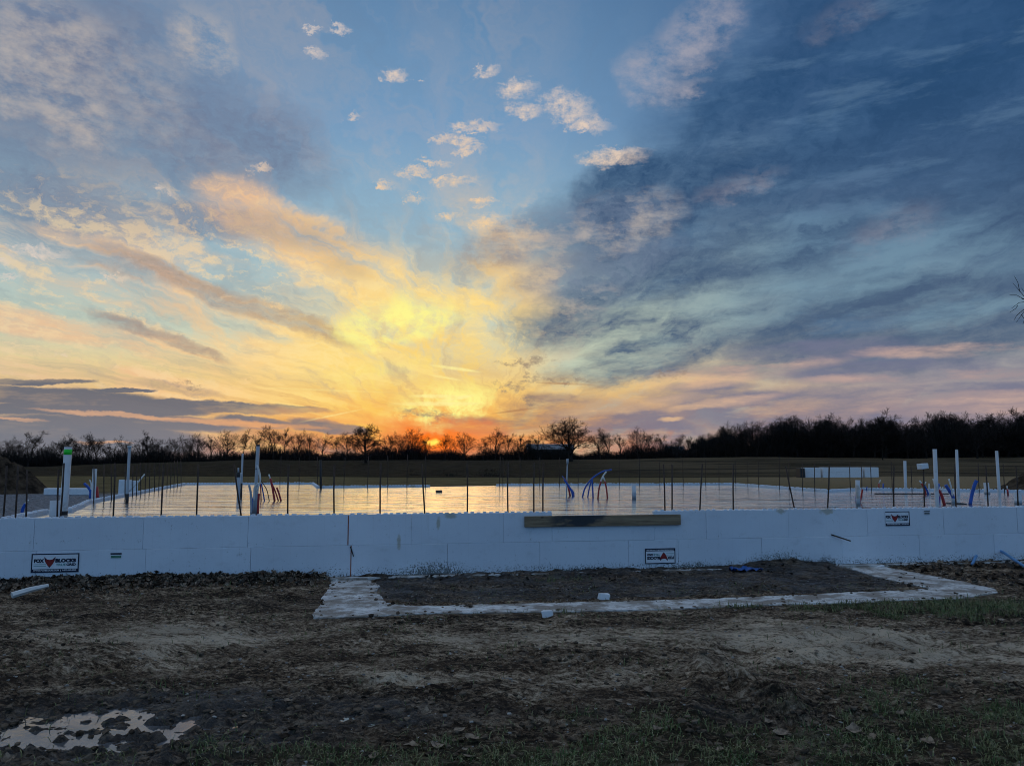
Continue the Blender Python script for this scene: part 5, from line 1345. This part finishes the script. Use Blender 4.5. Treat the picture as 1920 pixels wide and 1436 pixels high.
# ================================================================== foam bundles in the field, heaps, foam pieces
def bundle(px0, px1, ytop, ybot, depth, label, rows=1, cols=3):
    a, c = at_y(px0, ybot, depth), at_y(px1, ybot, depth); zt = at_y(px0, ytop, depth).z
    zb = gz((a.x + c.x) / 2, depth) - 0.02
    root = empty('foam_bundle', ((a.x + c.x) / 2, depth, zb), label, 'foam bundle', 'white foam bundles on the field')
    w = (c.x - a.x) / cols; h = (zt - zb) / 2
    for i in range(cols):
        for j in range(2):
            put('foam_board', MB().box(a.x + i * w + 0.004, a.x + (i + 1) * w - 0.004, depth, depth + 0.9, zb + j * h + 0.003, zb + (j + 1) * h - 0.003).mesh('foam_board', bevel=0.015), M['foamclean'], root)
    return a, c, zb, zt
bdp = 70.0
bundle(1510, 1539, 876.5, 893, bdp, 'left white foam bundle of the row lying on the field', cols=1)
bundle(1543, 1618, 876, 892.5, bdp, 'middle and longest white foam bundle of the row lying on the field', cols=3)
bundle(1622, 1648, 876, 891, bdp, 'right white foam bundle of the row lying on the field', cols=1)
a = at_y(1503, 893, bdp - 0.3); zb = gz(a.x, bdp - 0.3); 
tag(put('dark_post', MB().box(a.x - 0.2, a.x + 0.2, bdp - 0.6, bdp + 0.5, zb - 0.05, zb + 0.86).mesh('dark_post', bevel=0.02), M['dark']), 'dark squarish post at the left end of the white foam bundles', 'post')
def heap(name, label, px, d, rx, ry, H, seed):
    n = 90; c = at_y(px, HOR, d); V = []; F_ = []
    rr = np.linspace(0, 1, 46); th = np.linspace(0, 2 * np.pi, n, endpoint=False)
    Rr, Th = np.meshgrid(rr, th, indexing='ij')
    X = c.x + Rr * rx * np.cos(Th); Y = d + Rr * ry * np.sin(Th)
    prof = (1 - sstep(0.1, 1.0, Rr)) 
    Z = ground_z(X, Y) - 0.06 + H * prof * (1 + 0.35 * fbm(X / 1.2 + seed, Y / 1.2, 4, 0.6)) + 0.55 * prof ** 0.5 * (1 - Rr) ** 0.7 * fbm(X / 0.45, Y / 0.45 + seed, 5, 0.68)
    idx_ = np.arange(46 * n).reshape(46, n)
    q = np.stack([idx_[:-1], np.roll(idx_[:-1], -1, 1), np.roll(idx_[1:], -1, 1), idx_[1:]], -1).reshape(-1, 4)[:, ::-1]
    me = mesh_np(name, np.stack([X, Y, Z], -1).reshape(-1, 3), q, True)
    return tag(put(name, me, M['heap']), label, 'dirt heap')
M['heap'] = simple('heap_soil', (0.050, 0.036, 0.024), 0.95, 0.75, 2.2, spec=0.1, bump=1.0, bsc=9)
heap('dirt_heap', 'rounded brown dirt heap at the left edge behind the gravel', -8, 36.5, 3.0, 2.4, 1.55, 3)
heap('dirt_heap', 'dark dirt heap cut off by the right edge beyond the slab', 1995, 38, 3.9, 3.0, 1.45, 8)
a, c = at_y(81, 925, 34.0), at_y(173, 925, 34.0); zb = gz(a.x, 34.0)
tag(put('foam_beam', MB().box(a.x, c.x, 34, 34.4, zb - 0.01, zb + 0.30).mesh('foam_beam', bevel=0.03), M['foamclean']), 'long low white foam block lying at the edge of the gravel', 'foam block')
d = 33.0; a, c = at_y(221, 924, d), at_y(256, 924, d); zb = gz(a.x, d); w = (c.x - a.x) / 3
root = empty('foam_stack', ((a.x + c.x) / 2, d, zb), 'upright white foam panels standing together behind the left wall', 'foam panels')
for i in range(3):
    put('panel', MB().box(a.x + i * w + 0.006, a.x + (i + 1) * w - 0.006, d + 0.02 * i, d + 0.09 + 0.02 * i, zb - 0.02, zb + 0.70 - 0.02 * i).mesh('panel', bevel=0.015), M['foamclean'], root, Matrix.Translation((0, 0, 0)))

# ================================================================== things lying in the yard
def lie(px, py): 
    p = at_z(px, py, 0.0)
    for _ in range(3): p = at_z(px, py, gz(p.x, p.y))
    return p
def scrap(px, py, w, h, dpt, label, rz=0.2, tilt=0.15):
    p = lie(px, py); k = FPX / p.y; r = random.Random(int(px))
    mb = MB().box(-w / k / 2, w / k / 2, -dpt / 2, dpt / 2, 0, h / k)
    mb.v = [(x_ * (1 + r.uniform(-.12, .12)), y_ * (1 + r.uniform(-.12, .12)), z_ * (1 + r.uniform(-.15, .15))) for x_, y_, z_ in mb.v]
    tag(put('foam_scrap', mb.mesh('foam_scrap', bevel=0.004), M['foamclean'], None, Matrix.Translation((p.x, p.y, gz(p.x, p.y) - 0.004)) @ Matrix.Rotation(rz, 4, 'Z') @ Matrix.Rotation(tilt, 4, 'Y')), label, 'foam scrap')
scrap(1132, 1123, 20, 11, 0.09, 'white foam scrap on the dark soil inside the concrete outline', 0.25, 0.12)
scrap(1027, 1153, 19, 12, 0.08, 'white foam scrap on the near edge of the concrete strip', -0.2, -0.1)
scrap(1651, 1061, 13, 7, 0.06, 'small white foam scrap near the wall on the right concrete leg', 0.4, -0.2)
p, q = lie(22, 1121), lie(90, 1105)
tag(put('pale_board', MB().tube([p + Vector((0, 0, 0.03)), p.lerp(q, 0.5) + Vector((0, 0, 0.045)), q + Vector((0, 0, 0.045))], [0.035, 0.03, 0.02], 6).mesh('pale_board'), M['pex_white']), 'pale slat lying aslant below the leftmost fox label', 'slat')
hp = [lie(1822, 1057), lie(1835, 1050), lie(1858, 1047), lie(1880, 1052), lie(1905, 1064), lie(1930, 1076), lie(1960, 1090)]
for i_, h_ in zip(range(7), (0.01, 0.10, 0.15, 0.13, 0.10, 0.07, 0.05)): hp[i_] = Vector((hp[i_].x, hp[i_].y, gz(hp[i_].x, hp[i_].y) + h_))
tag(put('water_hose', MB().tube(bez(hp, 8), 0.020, 10).mesh('water_hose', True), M['hose']), 'pale blue hose arching over the soil at the right edge', 'hose')
p = lie(1398, 1069); g = np.random.default_rng(4); n = 14
V = [(p.x + (i / (n - 1) - 0.5) * 0.42, p.y + (j / 4 - 0.5) * 0.16 + 0.03 * math.sin(i), gz(p.x, p.y) + 0.03 + 0.02 * math.sin(i * 1.7 + j) + 0.012 * g.normal()) for j in range(5) for i in range(n)]
F_ = [(j * n + i, j * n + i + 1, (j + 1) * n + i + 1, (j + 1) * n + i) for j in range(4) for i in range(n - 1)]
me = mesh_np('blue_sheet', V, F_, True); o = put('blue_sheet', me, M['tarp']); so_ = o.modifiers.new('thick', 'SOLIDIFY'); so_.thickness = 0.003
tag(o, 'crumpled strip of blue plastic at the foot of the wall', 'plastic sheet')

# ---- leaves
def leaf_mat():
    m, b, p = new_mat('dry_leaf'); t = m.node_tree
    oi = t.nodes.new('ShaderNodeObjectInfo').outputs['Random']; pos = t.nodes.new('ShaderNodeNewGeometry').outputs['Position']
    n = b.noise(pos, 5.0, 3, 0.6)
    f = b.math('FRACT', b.math('ADD', oi, b.math('MULTIPLY', n, 3.0)))
    b.put(p.inputs['Base Color'], b.ramp(f, [(0, (0.03, 0.02, 0.012, 1)), (0.5, (0.07, 0.043, 0.026, 1)), (0.85, (0.14, 0.095, 0.06, 1)), (1, (0.36, 0.28, 0.20, 1))]))
    p.inputs['Roughness'].default_value = 0.7; return m
M['leaf'] = leaf_mat()
M['paleleaf'] = simple('pale_dry_leaf', (0.21, 0.155, 0.105), 0.75, 0.6, 3.0)
def leaf_arrays(seed, L=1.0):
    r = random.Random(seed); V = []; nx_, ny_ = 5, 3
    c1, c2, tw = r.uniform(0.3, 1.1), r.uniform(0.2, 0.9), r.uniform(-0.6, 0.6)
    for i in range(nx_):
        t = i / (nx_ - 1); w = 0.42 * math.sin(math.pi * min(1, 0.08 + t * 0.95)) ** 0.8 * (1 + 0.25 * math.sin(t * 11 + seed))
        for j in range(ny_):
            s = (j - 1) * w; x_ = (t - 0.5); z_ = c2 * s * s * 1.6 + c1 * (t - 0.45) ** 2 * 0.9 + tw * s * (t - 0.5)
            V.append((x_ * L, s * L, z_ * L))
    F_ = [(i * ny_ + j, (i + 1) * ny_ + j, (i + 1) * ny_ + j + 1, i * ny_ + j + 1) for i in range(nx_ - 1) for j in range(ny_ - 1)]
    return np.array(V), np.array(F_)
LEAFA = [leaf_arrays(i) for i in range(6)]
def rotm(a, b_, c): return np.array(Matrix.Rotation(c, 3, 'Z') @ Matrix.Rotation(b_, 3, 'Y') @ Matrix.Rotation(a, 3, 'X'))
def litter(name, label, pts, size, tilt, seed, lift=0.0):
    g = random.Random(seed); Vs, Fs = [], []; nv = 0
    P_ = np.array(pts); Z = ground_z(P_[:, 0], P_[:, 1])
    for (x_, y_), z_ in zip(pts, Z):
        V, F_ = LEAFA[g.randrange(6)]; s = size * g.uniform(0.55, 1.35)
        R3 = rotm(g.gauss(0, tilt), g.gauss(0, tilt), g.uniform(0, 6.28))
        Vs.append((V * s) @ R3.T + np.array([x_, y_, z_ + 0.008 + lift * abs(g.gauss(0, 1))])); Fs.append(F_ + nv); nv += len(V)
    me = mesh_np(name, np.concatenate(Vs), np.concatenate(Fs), True)
    return tag(put(name, me, M['leaf']), label, 'leaf litter', kind='stuff')
g = random.Random(9); pts = []
while len(pts) < 2900:
    s = abs(g.gauss(0, 1)) * 1.9 if g.random() < 0.9 else g.uniform(0, 4.2)
    s = g.uniform(-0.8, 3.9); gap = abs(g.gauss(0, 0.20)) + 0.01
    if g.random() < sstep(4.0, 3.0, s) : 
        q = WA + WU * s + WN * gap; pts.append((q.x, q.y))
litter('leaf_litter', 'thick drift of dead leaves against the foot of the wall on the left', pts, 0.060, 0.65, 1, 0.014)
pts = []
while len(pts) < 420:
    x_, y_ = g.uniform(-5, 7), g.uniform(3.6, 9.5)
    if wall_gap(x_, y_) > 0.15 and abs(x_) < y_ * 0.72 and g.random() < 0.35 + 0.65 * float(sstep(0.0, 0.45, fbm(np.array([x_ / 0.9]), np.array([y_ / 0.9 + 4]), 2))[0]): pts.append((x_, y_))
litter('leaf_scatter', 'small leaf scraps strewn over the bare muddy ground', pts, 0.034, 0.35, 2)
pts = []
while len(pts) < 200:
    s = g.uniform(5.0, 14); q = WA + WU * s + WN * (0.05 + abs(g.gauss(0, 0.25))); pts.append((q.x, q.y))
litter('leaf_scatter', 'thin scatter of leaves at the foot of the wall from centre to right', pts, 0.05, 0.5, 3)
pts = []
while len(pts) < 150:
    p = lie(g.uniform(1680, 1920), g.uniform(1050, 1100)); pts.append((p.x, p.y))
litter('leaf_scatter', 'brown leaves on the dark soil below the pale blue hose', pts, 0.075, 0.5, 4)
BIGL = [(884, 1392, .13), (818, 1400, .14), (800, 1340, .10), (1600, 1372, .12), (1462, 1378, .13), (1638, 1388, .10), (1008, 1368, .12), (1215, 1296, .10), (1362, 1295, .09), (1158, 1315, .10), (862, 1365, .10), (1890, 1285, .12), (1870, 1282, .10), (770, 1400, .12),
        (1085, 1196, .07), (310, 1298, .09), (225, 1225, .08), (395, 1343, .09), (540, 1318, .09), (455, 1350, .08), (1272, 1228, .07), (735, 1205, .09), (668, 1205, .10), (1700, 1265, .08), (1655, 1260, .08), (1740, 1396, .12), (14, 1428, .1),
        (700, 1424, .11), (880, 1418, .10), (1232, 1375, .10), (1560, 1350, .09), (1640, 1350, .09), (1690, 1345, .08), (1440, 1355, .09), (1530, 1220, .07), (1350, 1405, .09)]
lme = []
for V, F_ in LEAFA:
    me = mesh_np('dry_leaf', V, F_, True); me.materials.append(M['paleleaf']); lme.append(me)
for i, (px, py, s) in enumerate(BIGL):
    p = lie(px, py); z_ = gz(p.x, p.y)
    o = put('dry_leaf', lme[i % 6], None, None, Matrix.Translation((p.x, p.y, z_ + 0.012)) @ Matrix.Rotation(RNG.uniform(0, 6.28), 4, 'Z') @ Matrix.Rotation(RNG.gauss(0, .3), 4, 'X') @ Matrix.Diagonal((s * 0.7, s * 0.62, s * 0.8, 1)))
    tag(o, 'large curled dry leaf lying on the muddy ground near the viewer', 'leaf', 'large dry leaves on the ground')

# ---- grass
def grass_mat():
    m, b, p = new_mat('winter_grass'); t = m.node_tree
    pos = t.nodes.new('ShaderNodeNewGeometry').outputs['Position']
    n = b.noise(pos, 3.0, 4, 0.6); n2 = b.noise(pos, 60.0, 2, 0.6)
    col = b.mix(b.mr(n, 0.35, 0.62), (0.080, 0.125, 0.030, 1), (0.175, 0.175, 0.065, 1))
    col = b.mix(b.mr(n2, 0.55, 0.68, 0, 0.85), col, (0.42, 0.33, 0.19, 1))
    b.put(p.inputs['Base Color'], col); p.inputs['Roughness'].default_value = 0.6; return m
def grass(name, label, X, Y, L0, seed):
    g = np.random.default_rng(seed); n = len(X); Z = ground_z(X, Y)
    a = g.uniform(0, 2 * np.pi, n); L = L0 * g.uniform(0.45, 1.3, n); bend = g.uniform(0.25, 1.15, n); w = 0.0028 * g.uniform(0.7, 1.5, n)
    dx, dy = np.cos(a), np.sin(a)
    base = np.stack([X, Y, Z - 0.004], 1)
    side = np.stack([-dy * w, dx * w, 0 * w], 1)
    mid = base + np.stack([dx * L * 0.35 * bend, dy * L * 0.35 * bend, L * 0.55 * (1.15 - 0.45 * bend)], 1)
    tip = base + np.stack([dx * L * bend * 0.95, dy * L * bend * 0.95, L * np.maximum(0.12, 1.05 - 0.75 * bend)], 1)
    V = np.stack([base - side, base + side, mid + side * 0.8, mid - side * 0.8, tip + side * 0.15, tip - side * 0.15], 1).reshape(-1, 3)
    i = np.arange(n)[:, None] * 6
    F_ = np.concatenate([i + np.array([[0, 1, 2, 3]]), i + np.array([[3, 2, 4, 5]])], 0)
    me = mesh_np(name, V, F_); return tag(put(name, me, M['grass']), label, 'grass', kind='stuff')
M['grass'] = grass_mat()
g = np.random.default_rng(21)
X = g.uniform(-4.5, 8.2, 900000); Y = g.uniform(3.5, 10.5, 900000)
keep = (np.abs(X) < Y * 0.73) & (wall_gap(X, Y) > 0.1) & ~inside(UB, X, Y)
X, Y = X[keep], Y[keep]
tm = turf_mask(X, Y); clump = sstep(-0.35, 0.35, fbm(X / 0.09, Y / 0.09, 2))
k = g.random(len(X)) < tm ** 1.5 * (0.25 + 0.75 * clump) * 0.42
X, Y = X[k], Y[k]
nearm = Y < 6.0
grass('grass_tufts', 'short flattened winter grass in the mud near the viewer', X[nearm], Y[nearm], 0.055, 1)
grass('grass_tufts', 'green grass along the concrete strip and up to the right edge', X[~nearm], Y[~nearm], 0.085, 2)
# sparse dead stalks and straw all over
X = g.uniform(-4.5, 7, 9000); Y = g.uniform(3.5, 9.5, 9000); keep = (np.abs(X) < Y * 0.73) & (wall_gap(X, Y) > 0.2) & ~inside(UB, X, Y); X, Y = X[keep], Y[keep]
k = g.random(len(X)) < 0.15 + 0.85 * sstep(0.0, 0.4, fbm(X / 0.6 + 3, Y / 0.6, 2))
grass('straw', 'thin dead straw trodden into the muddy ground', X[k], Y[k], 0.07, 3)

# ---- clods and pebbles in the churned soil
def lumps(name, label, mat, n, rmin, rmax, seed, mask, sink=0.35, on_strip=False):
    g = np.random.default_rng(seed)
    X = g.uniform(-5.2, 7.4, n * 6); Y = g.uniform(3.5, 10.0, n * 6)
    k = (np.abs(X) < Y * 0.74) & (wall_gap(X, Y) > 0.05) & (inside(UB, X, Y) == on_strip); X, Y = X[k], Y[k]
    k = g.random(len(X)) < mask(X, Y); X, Y = X[k][:n], Y[k][:n]; n = len(X)
    Z = np.where(inside(UB, X, Y), 0.020, ground_z(X, Y)) + 0.0; r = rmin * (rmax / rmin) ** (g.random(n) ** 2.2)
    ico = bmesh.new(); bmesh.ops.create_icosphere(ico, subdivisions=1, radius=1.0)
    iv = np.array([tuple(v.co) for v in ico.verts]); fi = np.array([[v.index for v in f.verts] for f in ico.faces]); ico.free()
    V = iv[None] * (1 + g.normal(0, 0.22, (n, len(iv), 1))) * r[:, None, None] * np.stack([g.uniform(.8, 1.5, n), g.uniform(.8, 1.3, n), g.uniform(.45, .85, n)], 1)[:, None, :]
    a = g.uniform(0, 6.28, n); c, s_ = np.cos(a)[:, None], np.sin(a)[:, None]
    V = np.stack([V[..., 0] * c - V[..., 1] * s_, V[..., 0] * s_ + V[..., 1] * c, V[..., 2]], -1) + np.stack([X, Y, Z + r * (0.5 - sink)], 1)[:, None, :]
    F_ = (fi[None] + (np.arange(n) * len(iv))[:, None, None]).reshape(-1, 3)
    return tag(put(name, mesh_np(name, V.reshape(-1, 3), F_), mat), label, 'soil', kind='stuff')
M['clod'] = simple('clod_soil', (0.115, 0.085, 0.060), 0.95, 0.9, 7.0, spec=0.1, bump=0.6, bsc=60)
M['pebble'] = simple('pale_pebbles', (0.30, 0.28, 0.25), 0.85, 0.5, 9)
def clod_mask(X, Y):
    return np.clip(1 - 1.2 * pale_mask(X, Y), 0, 1) * np.clip(0.02 + 0.9 * sstep(0.02, 0.45, fbm(X / 1.1 + 30, Y / 0.8 - 8, 3)) + 0.9 * blob(X, Y, 250, 1400, 1.4, 0.9) + 0.9 * blob(X, Y, 1400, 1300, 0.7, 0.7) + 0.5 * blob(X, Y, 180, 1230, 0.9, 0.35)
                   + 0.7 * blob(X, Y, 700, 1350, 1.6, 0.4) + 0.5 * blob(X, Y, 1458, 1064, 0.8, 0.3) + 0.5 * blob(X, Y, 1800, 1070, 0.8, 0.4), 0, 1)
lumps('clods', 'crumbly dark clods over the churned soil', M['clod'], 9000, 0.004, 0.024, 31, clod_mask)
lumps('pebbles', 'pale pebbles and crumbs scattered over the soil', M['pebble'], 2200, 0.004, 0.014, 32, lambda X, Y: 0.5 + 0 * X)
lumps('soil_crumbs', 'crumbs of soil trodden onto the concrete strip', M['clod'], 1800, 0.005, 0.028, 33, lambda X, Y: np.clip(1.1 - edge_dist(UB, X, Y) / 0.12, 0.12, 1), on_strip=True)
